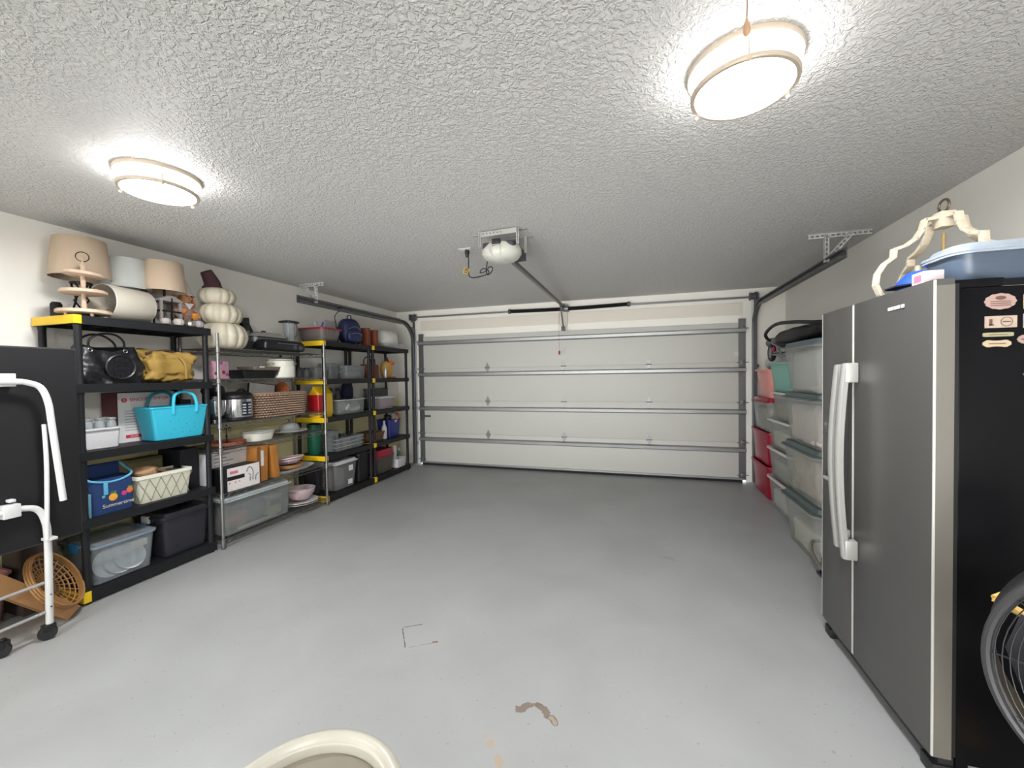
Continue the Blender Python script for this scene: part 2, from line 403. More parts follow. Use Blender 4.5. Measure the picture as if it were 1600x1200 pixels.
# tracks (one per side) with white perforated hanger
def track(s, x, yend, label):
    t = thing('garage_door_track', label, 'track', (x, YD, 0))
    zt, rad = 2.345, 0.33; yv = -0.10
    path = [(yv, 0.02)] + [(yv, zt - rad - 0.02)] + [(yv - rad + rad * math.cos(a), zt - rad + rad * math.sin(a)) for a in [PI / 2 * k / 10 for k in range(0, 11)]] + [(yend - YD, zt)]
    def sweep(path, prof):
        R = []
        for i, (y, z) in enumerate(path):
            a = path[max(0, i - 1)]; c = path[min(len(path) - 1, i + 1)]
            d = Vector((0, c[0] - a[0], c[1] - a[1])).normalized(); nrm = Vector((0, -d.z, d.y))
            R.append([Vector((0, y, z)) + Vector((px, 0, 0)) + nrm * pn for (px, pn) in prof])
        return R
    # C channel open towards the door centre
    C = [(0.022 * s, -0.026), (0.022 * s, 0.026), (-0.02 * s, 0.03), (-0.02 * s, 0.018), (-0.016 * s, 0.018), (-0.016 * s, 0.026), (0.018 * s, 0.022), (0.018 * s, -0.022), (-0.016 * s, -0.026), (-0.016 * s, -0.018), (-0.02 * s, -0.018), (-0.02 * s, -0.03)]
    b = MB(); b.rings(sweep(path, C)); b.build('rail', TRACK, t)
    b = MB(); L = [(0.03 * s, 0.03), (0.03 * s, -0.045), (0.026 * s, -0.045), (0.026 * s, 0.026), (-0.02 * s, 0.026), (-0.02 * s, 0.03)]
    b.rings(sweep([path[-2], (yend - YD + 0.01, zt)], [(px, pn * 1.15) for px, pn in L])); b.build('reinforcing_angle', TRACK, t)
    b = MB(); b.box(0.022 * s if s > 0 else 0.026 * s, 0.026 * s if s > 0 else 0.022 * s, yv - 0.03, 0.0, 0.0, 2.30); b.box(min(0.02 * s, 0.06 * s), max(0.02 * s, 0.06 * s), -0.012, 0, 0.0, 2.44); b.build('jamb_angle', TRACK, t)
    for z in (0.35, 0.95, 1.55):
        b = MB(); b.box(min(0.0, 0.06 * s), max(0.0, 0.06 * s), yv + 0.02, -0.002, z - 0.02, z + 0.02); b.build('track_bracket', TRACK, t, bev=0.002)
    # hanger: perforated angle from rail end to the ceiling
    hy = yend - YD + 0.27
    b = MB(); 
    def perf(p, q, w, nrm):
        p, q = Vector(p), Vector(q); d = (q - p); n = max(2, int(d.length / 0.035)); d = d / n; side = d.normalized().cross(Vector(nrm)) * w / 2
        hole = 0.28
        for i in range(n):
            a = p + d * i; c = a + d
            for s1 in (-1, 1):
                b.bar(a + side * s1 * 0.72, c + side * s1 * 0.72, w * 0.28, 0.003, up=nrm)
            b.bar(a - side * 0 + d * 0.14, a + d * 0.14 + d * 0.001 + d * 0.35, w * 0.5, 0.003, up=nrm)
        b.bar(p + Vector(nrm) * 0.002 * 1 - side, q + Vector(nrm) * 0.002 - side, 0.003, 0.03, up=nrm)
    ny = (0, -1, 0)
    perf((-0.13 if s > 0 else -0.24, hy, H - 0.018), (0.30 if s > 0 else 0.11, hy, H - 0.018), 0.034, ny)
    perf((0.0, hy, zt + 0.0), (0.0, hy, H - 0.01), 0.034, ny)
    perf((0.0, hy - 0.005, zt + 0.02), ((0.17 if s > 0 else -0.17), hy - 0.005, H - 0.012), 0.034, ny)
    b.build('perforated_hanger', WHITEM, t, smooth=False, label='white perforated steel angle hanger')
    return t
track(1, 1.475, 3.62, 'grey steel door track rising and curving back along right wall')
track(-1, -3.545, 3.60, 'grey steel door track curving back over the left shelves')

# torsion bar
ts = thing('torsion_bar', 'long steel torsion bar above the garage door with black spring', 'torsion bar', ((DL + DR) / 2, YD - 0.11, 2.455))
MB().tube([(-2.55, 0, 0), (2.57, 0, -0.01)], 0.0127, 12).build('shaft', STEEL, ts)
sp = []
b = MB(); n = 84; R = []
x0, x1 = -0.79, 0.93
for i in range(n * 2 + 1):
    x = x0 + (x1 - x0) * i / (n * 2); r = 0.029 if i % 2 == 0 else 0.0245
    R.append([Vector((x, r * math.cos(2 * PI * k / 14), r * math.sin(2 * PI * k / 14) - 0.012 * math.sin(PI * i / (2 * n)))) for k in range(14)])
b.rings(R); b.build('spring', mat('black_spring', (18, 17, 22), 0.45, 0.3), ts)
for x in (x0 - 0.02, x1 + 0.02):
    b = MB(); b.lathe([(0.02, -0.02), (0.036, -0.02), (0.036, 0.012), (0.026, 0.02)], 16, M=Matrix.Translation((x, 0, 0)) @ Matrix.Rotation(PI / 2, 4, 'Y')); b.build('winding_cone', GRAYD, ts)
for s, x in ((-1, -2.49), (1, 2.50)):
    b = MB(); b.lathe([(0.02, -0.035), (0.055, -0.035), (0.055, -0.028), (0.04, -0.022), (0.044, 0.02), (0.058, 0.026), (0.058, 0.034), (0.02, 0.034)], 24, M=Matrix.Translation((x, 0, 0)) @ Matrix.Rotation(PI / 2, 4, 'Y')); b.build('cable_drum', GRAYD, ts)
    b = MB(); b.box(x + s * 0.045 - 0.003, x + s * 0.045 + 0.003, -0.06, 0.1, -0.05, 0.05); b.box(min(x + s * 0.045, x + s * 0.1), max(x + s * 0.045, x + s * 0.1), 0.095, 0.1, -0.06, 0.06); b.build('bearing_plate', TRACK, ts)
    b = MB(); b.tube([(x, 0.03, 0), (x, 0.03, -2.35)], 0.002, 6); b.build('lift_cable', STEEL, ts)
b = MB(); b.box(0.02, 0.09, -0.02, 0.1, -0.045, 0.045); b.lathe([(0.03, -0.04), (0.042, -0.04), (0.042, 0.04), (0.03, 0.04)], 16, M=Matrix.Translation((0.055, 0, -0.01)) @ Matrix.Rotation(PI / 2, 4, 'Y')); b.build('center_bracket', STEEL, ts, bev=0.003)

# opener: motor head, rail, arm, release cord
PLM = mat('milky_lens', (190, 191, 182), 0.4)
op = thing('garage_door_opener', 'ceiling hung garage door opener with milky lens and steel rail', 'door opener', (-0.985, 3.02, H))
b = MB(); b.rr([(-0.10, 0.13, 0.12, 0.03), (-0.13, 0.13, 0.125, 0.04), (-0.17, 0.12, 0.11, 0.05)], 5); b.box(-0.10, 0.12, -0.02, 0.26, -0.16, -0.09); b.build('motor_housing', mat('opener_dark', (58, 56, 62), 0.5), op, bev=0.003)
b = MB()
secs = [(-0.105, 0.135, 0.115), (-0.135, 0.152, 0.135), (-0.17, 0.155, 0.14), (-0.205, 0.13, 0.125), (-0.225, 0.09, 0.09), (-0.232, 0.05, 0.05)]
R = []
for z, hx, hy in secs:
    ring = []
    for k in range(48):
        a = 2 * PI * k / 48; p = Vector((hx * math.cos(a), hy * math.sin(a), z)); 
        if abs(p.x + 0.01) < 0.035 and p.y < 0: p.y += 0.025
        ring.append(p + Vector((0, -0.02, 0)))
    R.append(ring)
b.rings(R); b.build('light_lens', PLM, op, ang=50)
b = MB(); 
for k in range(5): b.box(-0.04, 0.02, -0.128 + 0.0, -0.122, -0.125 - k * 0.012, -0.121 - k * 0.012)
b.build('lens_ribs', PLM, op)
b = MB(); b.box(-0.04, 0.02, -0.135, -0.10, -0.118, -0.08); b.build('bulb_socket', mat('socket_black', (24, 18, 16), 0.5), op, bev=0.004)
b = MB()
MP = Matrix.Rotation(math.radians(-3), 4, 'Z')
for (xa, xb, y, zz) in ((-0.23, 0.21, -0.05, -0.002), (-0.19, 0.20, 0.14, -0.002)): b.box(xa, xb, y, y + 0.032, -0.006, zz, M=MP)
b.box(-0.15, 0.15, -0.10, -0.095, -0.045, -0.004, M=MP); b.box(-0.15, 0.15, -0.10, -0.05, -0.008, -0.004, M=MP)
for x in (-0.15, 0.15):
    b.box(x - 0.010, x + 0.010, -0.10, -0.097, -0.125, -0.005); b.box(x - 0.002, x + 0.002, -0.10, -0.07, -0.125, -0.005); b.box(x - 0.010, x + 0.010, 0.13, 0.133, -0.13, -0.005)
b.build('mounting_bracket', mat('zinc_plate', (176, 176, 172), 0.4, 0.4), op, smooth=False, label='perforated zinc mounting bracket')
b = MB()
for k in range(9): b.lathe([(0.0045, 0), (0.0045, 0.001)], 8, M=Matrix.Translation((-0.12 + k * 0.028, -0.1005, -0.025)) @ Matrix.Rotation(PI / 2, 4, 'X'))
b.build('bracket_holes', mat('hole_dark', (50, 48, 46), 0.8), op)
ye = YD - 3.02 - 0.06
b = MB(); b.prism([(0.05, -0.155), (0.09, -0.155), (0.09, -0.115), (0.05, -0.115)], 0.10, 0.12, 'y')
b.bar((0.03, 0.16, -0.175), (-0.045, ye, -0.085), 0.032, 0.036); b.build('rail', mat('rail_gray', (132, 132, 130), 0.45, 0.6), op, bev=0.003)
b = MB(); b.bar((0.055, 0.2, -0.19), (-0.025, ye, -0.105), 0.008, 0.01); b.build('chain', GRAYD, op)
b = MB(); b.box(-0.085, -0.02, ye - 0.03, ye + 0.05, -0.12, -0.05); b.lathe([(0.028, -0.02), (0.028, 0.02)], 16, M=Matrix.Translation((-0.04, ye - 0.04, -0.09))); b.build('header_bracket', STEEL, op, bev=0.003)
b = MB(); b.bar((-0.05, ye - 0.20, -0.11), (-0.03, ye - 0.10, -0.42), 0.022, 0.006, up=(0, 1, 0)); b.box(-0.06, -0.01, ye - 0.12, ye - 0.06, -0.46, -0.40); b.bar((-0.06, ye - 0.2, -0.08), (-0.03, ye - 0.2, -0.16), 0.04, 0.03); b.build('door_arm', GRAYD, op, bev=0.002)
cb = MB(); cb.tube([(-0.075, ye - 0.22, -0.12), (-0.078, ye - 0.22, -0.4), (-0.073, ye - 0.22, -0.76)], 0.0018, 6); rc = cb.build('release_cord', mat('red_cord', (150, 60, 56), 0.6), op)
MB().lathe([(0.004, -0.82), (0.014, -0.80), (0.012, -0.77), (0.004, -0.755)], 12, c=(-0.073, ye - 0.22, 0)).build('cord_knob', mat('red_knob', (130, 50, 46), 0.5), rc)
pc = []
for q in ((-0.13, 0.02, -0.17), (-0.14, 0.01, -0.26), (-0.13, 0.0, -0.31), (-0.10, 0.01, -0.29), (-0.085, 0, -0.26), (-0.11, 0, -0.25), (-0.15, 0.01, -0.28), (-0.19, 0, -0.29), (-0.17, 0, -0.26), (-0.13, 0, -0.27), (-0.12, 0, -0.30), (-0.19, 0.01, -0.315), (-0.27, 0.03, -0.315), (-0.31, 0.06, -0.285), (-0.33, 0.1, -0.24), (-0.35, 0.15, -0.16), (-0.38, 0.22, -0.08), (-0.41, 0.27, -0.02)):
    pc.append(q)
def smooth_path(P, n=5, closed=False):
    P = [Vector(p) for p in P]; out = []
    N = len(P)
    for i in range(N - (0 if closed else 1)):
        p0, p1, p2, p3 = (P[(i - 1) % N] if closed or i > 0 else P[0]), P[i], P[(i + 1) % N], (P[(i + 2) % N] if closed or i + 2 < N else P[-1])
        for k in range(n):
            t = k / n
            out.append(0.5 * ((2 * p1) + (-p0 + p2) * t + (2 * p0 - 5 * p1 + 4 * p2 - p3) * t * t + (-p0 + 3 * p1 - 3 * p2 + p3) * t ** 3))
    if not closed: out.append(P[-1])
    return out
c = MB(); c.tube(smooth_path(pc), 0.0045, 8); c.build('power_cord', mat('black_cord', (24, 24, 24), 0.5), op)
c = MB(); TM = Matrix.Translation((-0.345, 0.085, -0.24)) @ Matrix.Rotation(0.4, 4, 'Y'); c.box(-0.024, 0.024, -0.002, 0.002, -0.024, 0.024, M=TM); wt = c.build('warning_tag', mat('tag_yellow', (176, 142, 66), 0.6), op, label='yellow and black warning tag')
c = MB()
for k in range(3): c.box(-0.018, 0.018, -0.003, -0.002, -0.017 + 0.014 * k, -0.009 + 0.014 * k, M=TM)
c.build('black_print', mat('black_cord', (24, 24, 24), 0.5), wt)
c = MB(); c.lathe([(0.012, -0.07), (0.02, -0.035), (0.02, -0.008)], 12, c=(-0.415, 0.275, 0)); c.build('plug', mat('black_cord', (24, 24, 24), 0.5), op)
ol = thing('ceiling_outlet', 'white ceiling outlet with the opener cord plugged in', 'outlet', (-1.41, 3.295, H))
MB().box(-0.06, 0.06, -0.04, 0.04, -0.008, -0.0005).build('cover_plate', WHITEM, ol, bev=0.003)
MB().box(-0.035, 0.035, -0.017, 0.017, -0.011, -0.008).build('socket_face', WHITEP, ol, bev=0.002)

# ------------------------------------------------------------------ ceiling lamps
NICK = mat('warm_nickel', (196, 182, 164), 0.5, 0.15)
GLOW = mat('lamp_diffuser', (255, 252, 246), 0.4, emit=LAMP_E)
GLOWS = mat('lamp_side_diffuser', (255, 252, 246), 0.4, emit=LAMP_SIDE)
def ceiling_lamp(x, y, label, rz):
    t = thing('ceiling_lamp', label, 'ceiling lamp', (x, y, H), rz, 'round flush ceiling lamps')
    b = MB(); b.lathe([(0.158, -0.001), (0.158, -0.082)], 48, c0=False, c1=False); b.build('side_diffuser', GLOWS, t)
    b = MB(); b.lathe([(0.158, -0.082), (0.152, -0.088), (0.0001, -0.092)], 48, c0=False); b.build('diffuser', GLOW, t)
    for z0, z1, r0, r1, nm in ((-0.022, -0.001, 0.168, 0.185, 'upper_ring'), (-0.096, -0.078, 0.159, 0.174, 'lower_ring')):
        b = MB(); b.rings([circ((0, 0, z), r, 56) for (r, z) in ((r0, z0), (r1 - 0.003, z0), (r1, z0 + 0.004), (r1, z1 - 0.004), (r1 - 0.003, z1), (r0, z1))], True, False, False)
        b.build(nm, NICK, t)
    for k in range(3):
        a = 2 * PI * k / 3 + 0.4; p = (0.177 * math.cos(a), 0.177 * math.sin(a))
        b = MB(); b.tube([(p[0], p[1], -0.004), (p[0], p[1], -0.10)], 0.003, 8); b.lathe([(0.002, -0.108), (0.007, -0.105), (0.007, -0.098), (0.003, -0.095)], 10, c=(p[0], p[1], 0)); b.build('support_post', NICK, t)
    return t
ceiling_lamp(*LAMP_SPOTS[0], 'round lit ceiling lamp beside the wooden pull cord', 0.0)
ceiling_lamp(*LAMP_SPOTS[1], 'round lit ceiling lamp above the left shelves', 1.2)
ceiling_lamp(*LAMP_SPOTS[2], 'round lit ceiling lamp added as fill behind the viewer on the right', 0.0)  # this lamp and the next are extra fill, out of view
ceiling_lamp(*LAMP_SPOTS[3], 'round lit ceiling lamp added as fill behind the viewer on the left', 0.0)
pcd = thing('pull_cord', 'thin attic pull cord with teardrop wooden knob', 'pull cord', (0.297, 1.275, H))
MB().tube([(0, 0, 0), (0.002, 0.002, -0.10), (0, 0, -0.145)], 0.0018, 6).build('cord', mat('cord_tan', (150, 128, 108), 0.7), pcd)
MB().lathe([(0.002, -0.135), (0.006, -0.15), (0.0095, -0.168), (0.008, -0.18), (0.002, -0.185)], 14).build('knob', mat('knob_wood', (188, 150, 118), 0.5), pcd)

# ------------------------------------------------------------------ black resin shelving
ZS = (1.905, 1.455, 1.005, 0.555, 0.085)
XF, XB = -3.46, -3.895
def resin_unit(y0, y1, label, caps):
    L = y1 - y0
    t = thing('shelving_unit', label, 'shelving unit', (XB, y0, 0), 0, 'black resin shelving units')
    D = XF - XB
    for i, z in enumerate(ZS):
        b = MB(); b.box(0.004, D - 0.004, 0.004, L - 0.004, z - 0.012, z)
        h = 0.056 if i < 4 else 0.07
        b.box(0, 0.012, 0, L, z - h, z + 0.001); b.box(D - 0.012, D, 0, L, z - h, z + 0.001)
        b.box(0.012, D - 0.012, 0, 0.012, z - h, z + 0.001); b.box(0.012, D - 0.012, L - 0.012, L, z - h, z + 0.001)
        for k in range(1, 6): b.box(0.012, D - 0.012, L * k / 6 - 0.004, L * k / 6 + 0.004, z - 0.035, z - 0.012)
        s = b.build('shelf_board', BLACK, t)
        if i in caps:
            c = MB(); c.box(-0.001, D + 0.003, -0.006, 0.003, z - h + 0.002, z + 0.003); c.box(D, D + 0.004, -0.006, 0.036, z - h + 0.002, z + 0.003)
            c.build('end_cap', YEL, s, bev=0.0015, label='yellow plastic end cap')
    for (x, y) in ((0.03, 0.03), (D - 0.03, 0.03), (0.03, L - 0.03), (D - 0.03, L - 0.03)):
        for i in range(4):
            z1, z0 = ZS[i] - 0.05, ZS[i + 1]
            b = MB(); b.lathe([(0.024, z0), (0.020, z0 + 0.03), (0.020, z1 - 0.03), (0.024, z1)], 12, c=(x, y, 0)); b.build('post', BLACK, t)
        b = MB(); b.lathe([(0.022, 0.0), (0.024, 0.016)], 12, c=(x, y, 0)); b.build('foot', BLACK, t)
    return t
resin_unit(1.685, 2.565, 'black resin shelving unit holding the handbags and turquoise tote', (0, 4))
resin_unit(3.865, 4.765, 'black resin shelving unit with yellow end caps beside the wire rack', (0, 1, 2, 3, 4))
resin_unit(4.79, 5.70, 'black resin shelving unit in the corner beside garage door', (0, 1, 2, 3, 4))

# ------------------------------------------------------------------ chrome wire rack
ZW = (1.745, 1.475, 1.085, 0.865, 0.47, 0.075)
wy0, wy1, wx0, wx1 = 2.60, 3.84, -3.885, -3.435
wr = thing('wire_rack', 'chrome wire shelving rack between two black resin units', 'wire rack', (wx0, wy0, 0))
WL, WD = wy1 - wy0, wx1 - wx0
for (x, y) in ((0, 0), (WD, 0), (0, WL), (WD, WL)):
    prof = []; z = 0.02
    while z < 1.86:
        prof += [(0.0125, z), (0.0125, z + 0.022), (0.0112, z + 0.0225), (0.0112, z + 0.0245)]; z += 0.0254
    b = MB(); b.lathe(prof, 10, c=(x, y, 0)); pp = b.build('post', CHROME, wr)
    MB().lathe([(0.017, 0.0), (0.017, 0.012), (0.012, 0.02)], 12, c=(x, y, 0)).build('foot', GRAYD, pp)
    for z in ZW:
        b = MB(); b.lathe([(0.0125, z - 0.04), (0.019, z - 0.036), (0.017, z + 0.01), (0.0125, z + 0.012)], 12, c=(x, y, 0)); b.build('collar', CHROME, pp)
for z in ZW:
    b = MB()
    for zz in (z, z - 0.032):
        b.tube([(0.0, 0.0, zz), (WD, 0.0, zz), (WD, WL, zz), (0, WL, zz)], 0.003, 6, closed=True)
    for x in (0, WD):
        n = 30; pts = []
        for k in range(n + 1): pts.append((x, WL * k / n, z - (0.030 if k % 2 else 0.002)))
        b.tube(pts, 0.0018, 4)
    for y in (0, WL):
        pts = [(WD * k / 10, y, z - (0.030 if k % 2 else 0.002)) for k in range(11)]; b.tube(pts, 0.0018, 4)
    for x in (WD * 0.33, WD * 0.66): b.tube([(x, 0, z - 0.008), (x, WL, z - 0.008)], 0.003, 6)
    s = b.build('shelf', WIRE, wr)
    b = MB(); n = 46
    for k in range(1, n): b.tube([(0, WL * k / n, z + 0.001), (WD, WL * k / n, z + 0.001)], 0.0018, 4)
    b.build('wire_deck', WIRE, s, kind='stuff')

# ------------------------------------------------------------------ generic containers
def tub(name, label, cat, x0, x1, y0, y1, z0, z1, m, rim=None, taper=0.9, rr_=0.03, lid=None, lidh=0.02, group=None, wall=0.003, rimw=0.012, rimh=0.012, lidlabel=None, latch=None, ribs=0):
    """open tub standing at z0; local origin at its base centre"""
    cx, cy, hx, hy = (x0 + x1) / 2, (y0 + y1) / 2, (x1 - x0) / 2 - rimw, (y1 - y0) / 2 - rimw
    t = thing(name, label, cat, (cx, cy, z0), 0, group); h = z1 - z0 - (lidh if lid else 0)
    b = MB(); tx, ty = hx * taper, hy * (1 - (1 - taper) * hx / hy)
    b.rr([(0.004, tx * 0.2, ty * 0.2, rr_), (wall + 0.002, tx - wall * 2, ty - wall * 2, rr_), (h, hx - wall, hy - wall, rr_), (h, hx, hy, rr_), (h * 0.55, (hx + tx) / 2 + 0.001, (hy + ty) / 2 + 0.001, rr_), (0.006, tx, ty, rr_), (0, tx - 0.006, ty - 0.006, rr_ * 0.8)][::-1], 4)
    body = b.build('body', m, t)
    b = MB(); e = rimw
    b.rings([rrect(0, 0, z, hx + dx, hy + dx, rr_ + dx, 4) for z, dx in ((h - rimh, 0.0), (h - rimh, e), (h - 0.002, e), (h, e - 0.002), (h, -wall))], False, False, False)
    b.build('rim', rim or m, t)
    if ribs:
        for k in range(ribs):
            yy = -ty + 2 * ty * (k + 1) / (ribs + 1)
            b = MB(); b.bar((tx + 0.001, yy, 0.03), (hx + 0.001, yy * hy / ty, h - rimh), 0.012, 0.006, up=(1, 0, 0)); b.build('rib', m, t)
    if lid:
        b = MB(); b.rr([(h - 0.004, hx + e + 0.003, hy + e + 0.003, rr_ + e), (h + 0.006, hx + e + 0.003, hy + e + 0.003, rr_ + e), (h + 0.008, hx - 0.004, hy - 0.004, rr_), (h + lidh, hx - 0.012, hy - 0.012, rr_)], 4)
        l = b.build('lid', lid, t, label=lidlabel)
    if latch:
        for s in (-1, 1):
            b = MB(); b.box(-0.04, 0.04, s * (hy + e) - 0.006, s * (hy + e) + 0.012, h - 0.045, h + 0.012); b.build('latch', latch, t, bev=0.004)
    return t
def box_thing(name, label, cat, x0, x1, y0, y1, z0, z1, m, group=None, bev=0.003, rz=0):
    t = thing(name, label, cat, ((x0 + x1) / 2, (y0 + y1) / 2, z0), rz, group)
    hx, hy = (x1 - x0) / 2, (y1 - y0) / 2
    MB().box(-hx, hx, -hy, hy, 0, z1 - z0).build('carton', m, t, bev=bev)
    return t, hx, hy, z1 - z0
def solid(name, label, cat, mb, m, loc, group=None, rz=0, kind=None, **k):
    o = mb.build(name, m, None, loc, **k); o.rotation_euler = (0, 0, rz); tag(o, label, cat, group, kind); return o

# ================================================================== TOP OF FIRST UNIT (z 1.905)
Z0 = 1.906
# tiered tray
t = thing('tiered_tray', 'three tier natural wood tray stand with dark ring on top', 'tray stand', (-3.555, 1.785, Z0), -0.55)
for z, r, tl in ((0.02, 0.135, 0), (0.155, 0.115, 0.05), (0.275, 0.10, -0.12)):
    b = MB(); R = []
    for (rr_, zz) in ((r - 0.006, 0), (r, 0.004), (r, 0.02), (r - 0.004, 0.024)):
        R.append([Vector((rr_ * (1 + 0.02 * math.cos(12 * a)) * math.cos(a), rr_ * (1 + 0.02 * math.cos(12 * a)) * math.sin(a), zz + tl * rr_ * math.sin(a) * 0.5)) for a in [2 * PI * k / 48 for k in range(48)]])
    b.rings(R); b.build('tier', WOODL, t, (0, 0, z))
MB().lathe([(0.014, 0.04), (0.012, 0.16), (0.014, 0.27), (0.016, 0.30), (0.012, 0.33), (0.018, 0.345), (0.010, 0.36), (0.005, 0.375)], 14).build('post', WOODL, t)
for k in range(4):
    a = PI / 2 * k + 0.5; MB().lathe([(0.008, 0), (0.011, 0.01), (0.008, 0.02)], 10, c=(0.09 * math.cos(a), 0.09 * math.sin(a), 0)).build('foot', WOODL, t)
b = MB(); b.tube([(0.0, 0.032 * math.cos(a), 0.405 + 0.032 * math.sin(a)) for a in [2 * PI * k / 24 for k in range(24)]], 0.0028, 8, closed=True); b.build('ring_handle', mat('dark_iron', (40, 34, 32), 0.4, 0.6), t)
IRON = mat('dark_iron', (40, 34, 32), 0.4, 0.6)
def shade(b, rb, rt, h, z0=0, M=None):
    b.lathe([(rb, z0), (rb + 0.002, z0 + 0.004), (rt + 0.002, z0 + h - 0.004), (rt, z0 + h), (rt - 0.003, z0 + h), (rb - 0.004, z0)], 40, c0=False, c1=False, M=M)
    return b
# large beige lamp on dark geometric base
t = thing('table_lamp', 'table lamp with largest beige shade on dark frame base, nearest wall', 'lamp', (-3.748, 1.87, Z0))
shade(MB(), 0.158, 0.135, 0.27, 0.295).build('lamp_shade', LINEN, t)
b = MB()
for k in range(4):
    a = PI / 2 * k + 0.5; c_, s_ = math.cos(a), math.sin(a)
    b.tube([(0.07 * c_, 0.07 * s_, 0.015), (0.045 * -s_, 0.045 * c_, 0.14), (0.06 * c_, 0.06 * s_, 0.26)], 0.006, 6)
b.lathe([(0.08, 0), (0.08, 0.015)], 20); b.lathe([(0.06, 0.255), (0.06, 0.265)], 16); b.tube([(0, 0, 0.26), (0, 0, 0.42)], 0.006, 8); b.build('base', IRON, t)
# white lamp
t = thing('table_lamp', 'table lamp with white shade between the two beige shaded lamps', 'lamp', (-3.755, 2.145, Z0))
shade(MB(), 0.145, 0.128, 0.225, 0.27).build('lamp_shade', mat('white_shade', (188, 192, 188), 0.85), t)
MB().lathe([(0.05, 0), (0.055, 0.012), (0.03, 0.03), (0.07, 0.09), (0.075, 0.13), (0.045, 0.19), (0.014, 0.22), (0.01, 0.34)], 28).build('base', WHITEM, t)
# loose shade on its side
t = thing('loose_lampshade', 'pale linen drum lampshade lying on its side at shelf edge', 'lampshade', (-3.60, 1.905, Z0 + 0.128), rot=(0, 0, 0.14))
M_ = Matrix.Rotation(-PI / 2, 4, 'X')
shade(MB(), 0.127, 0.122, 0.28, 0, M=M_).build('fabric', LINENW, t)
b = MB(); b.tube(circ((0, 0.003, 0), 0.126, 40, 'y'), 0.003, 6, closed=True); b.tube(circ((0, 0.278, 0), 0.121, 40, 'y'), 0.003, 6, closed=True); b.build('rim_wire', WHITEM, t)
b = MB()
for k in range(3):
    a = 2 * PI * k / 3; b.tube([(0.02 * math.cos(a), 0.06, 0.02 * math.sin(a)), (0.122 * math.cos(a), 0.01, 0.122 * math.sin(a))], 0.002, 6)
b.tube(circ((0, 0.06, 0), 0.02, 16, 'y'), 0.0025, 6, closed=True); b.build('spider', STEEL, t)
solid('ceramic_jar', 'white ceramic jar lying between tiered tray and loose lampshade', 'jar', MB().lathe([(0.03, -0.075), (0.05, -0.07), (0.058, -0.02), (0.05, 0.04), (0.03, 0.06), (0.032, 0.075)], 24, M=Matrix.Rotation(1.35, 4, 'X')), WHITEM, (-3.78, 1.95, Z0 + 0.058))
t = thing('small_binoculars', 'small black gadget behind the middle tier of wooden tray', 'gadget', (-3.81, 1.765, Z0))
MB().lathe([(0.03, 0), (0.03, 0.10), (0.022, 0.115)], 16).build('barrel', DARK, t); MB().lathe([(0.026, 0), (0.026, 0.085)], 16, c=(0.0, 0.065, 0)).build('barrel', DARK, t); MB().box(-0.01, 0.01, 0.02, 0.05, 0.03, 0.06).build('bridge', GRAYD, t)
# lantern lamp
t = thing('table_lamp', 'table lamp with beige shade over an open grey lantern base', 'lamp', (-3.63, 2.325, Z0), 0.0)
shade(MB(), 0.142, 0.122, 0.235, 0.275).build('lamp_shade', LINEN, t)
GW = mat('gray_wood', (140, 134, 130), 0.7, var=0.15, scale=30)
b = MB(); q = 0.07
for (x, y) in ((q, q), (-q, q), (q, -q), (-q, -q)): b.box(x - 0.009, x + 0.009, y - 0.009, y + 0.009, 0.015, 0.20)
for z in (0.0, 0.195):
    b.box(-q - 0.014, q + 0.014, -q - 0.014, q + 0.014, z, z + 0.015)
b.prism([(-0.08, 0.21), (0.08, 0.21), (0.02, 0.24), (-0.02, 0.24)], -0.08, 0.08, 'x'); lb = b.build('lantern_base', GW, t, bev=0.002)
b = MB()
b.bar((q + 0.01, -q, 0.115), (q + 0.01, q, 0.115), 0.012, 0.012); b.bar((q + 0.01, 0, 0.02), (q + 0.01, 0, 0.22), 0.010, 0.010)
b.bar((-q, -q - 0.01, 0.115), (q, -q - 0.01, 0.115), 0.012, 0.012); b.bar((0, -q - 0.01, 0.02), (0, -q - 0.01, 0.2), 0.01, 0.01)
b.tube([(0, 0, 0.23), (0, 0, 0.36)], 0.009, 8); b.build('iron_cross', IRON, t)
# little gourds along the front edge
PK = [(0.035, 'small grey ribbed pumpkin nearest the lying lampshade', (150, 144, 138), 0, (-3.49, 2.24)), (0.04, 'small grey ribbed pumpkin in middle of shelf front', (166, 160, 154), 0, (-3.495, 2.335)),
      (0.037, 'small shiny silver pumpkin beside grey pumpkins', (196, 194, 188), 0.9, (-3.50, 2.425)), (0.043, 'small lilac grey pumpkin in front of scarecrow doll', (158, 152, 156), 0, (-3.515, 2.50))]
for r, lab, c, me, (x, y) in PK:
    t = thing('small_pumpkin', lab, 'pumpkin', (x, y, Z0), random.random(), 'small pumpkins on the first shelf top')
    h = r * 1.5
    MB().lathe([(r * 0.3, 0.002), (r * 0.8, h * 0.1), (r, h * 0.4), (r * 0.95, h * 0.65), (r * 0.6, h * 0.93), (r * 0.15, h * 0.88)], 48, lobes=10, amp=0.12).build('flesh', mat(f'gourd_{c[0]}', c, 0.3 if me else 0.6, me), t)
    MB().lathe([(r * 0.14, h * 0.85), (r * 0.1, h * 1.15), (r * 0.13, h * 1.25)], 8).build('stem', GRAYD, t)
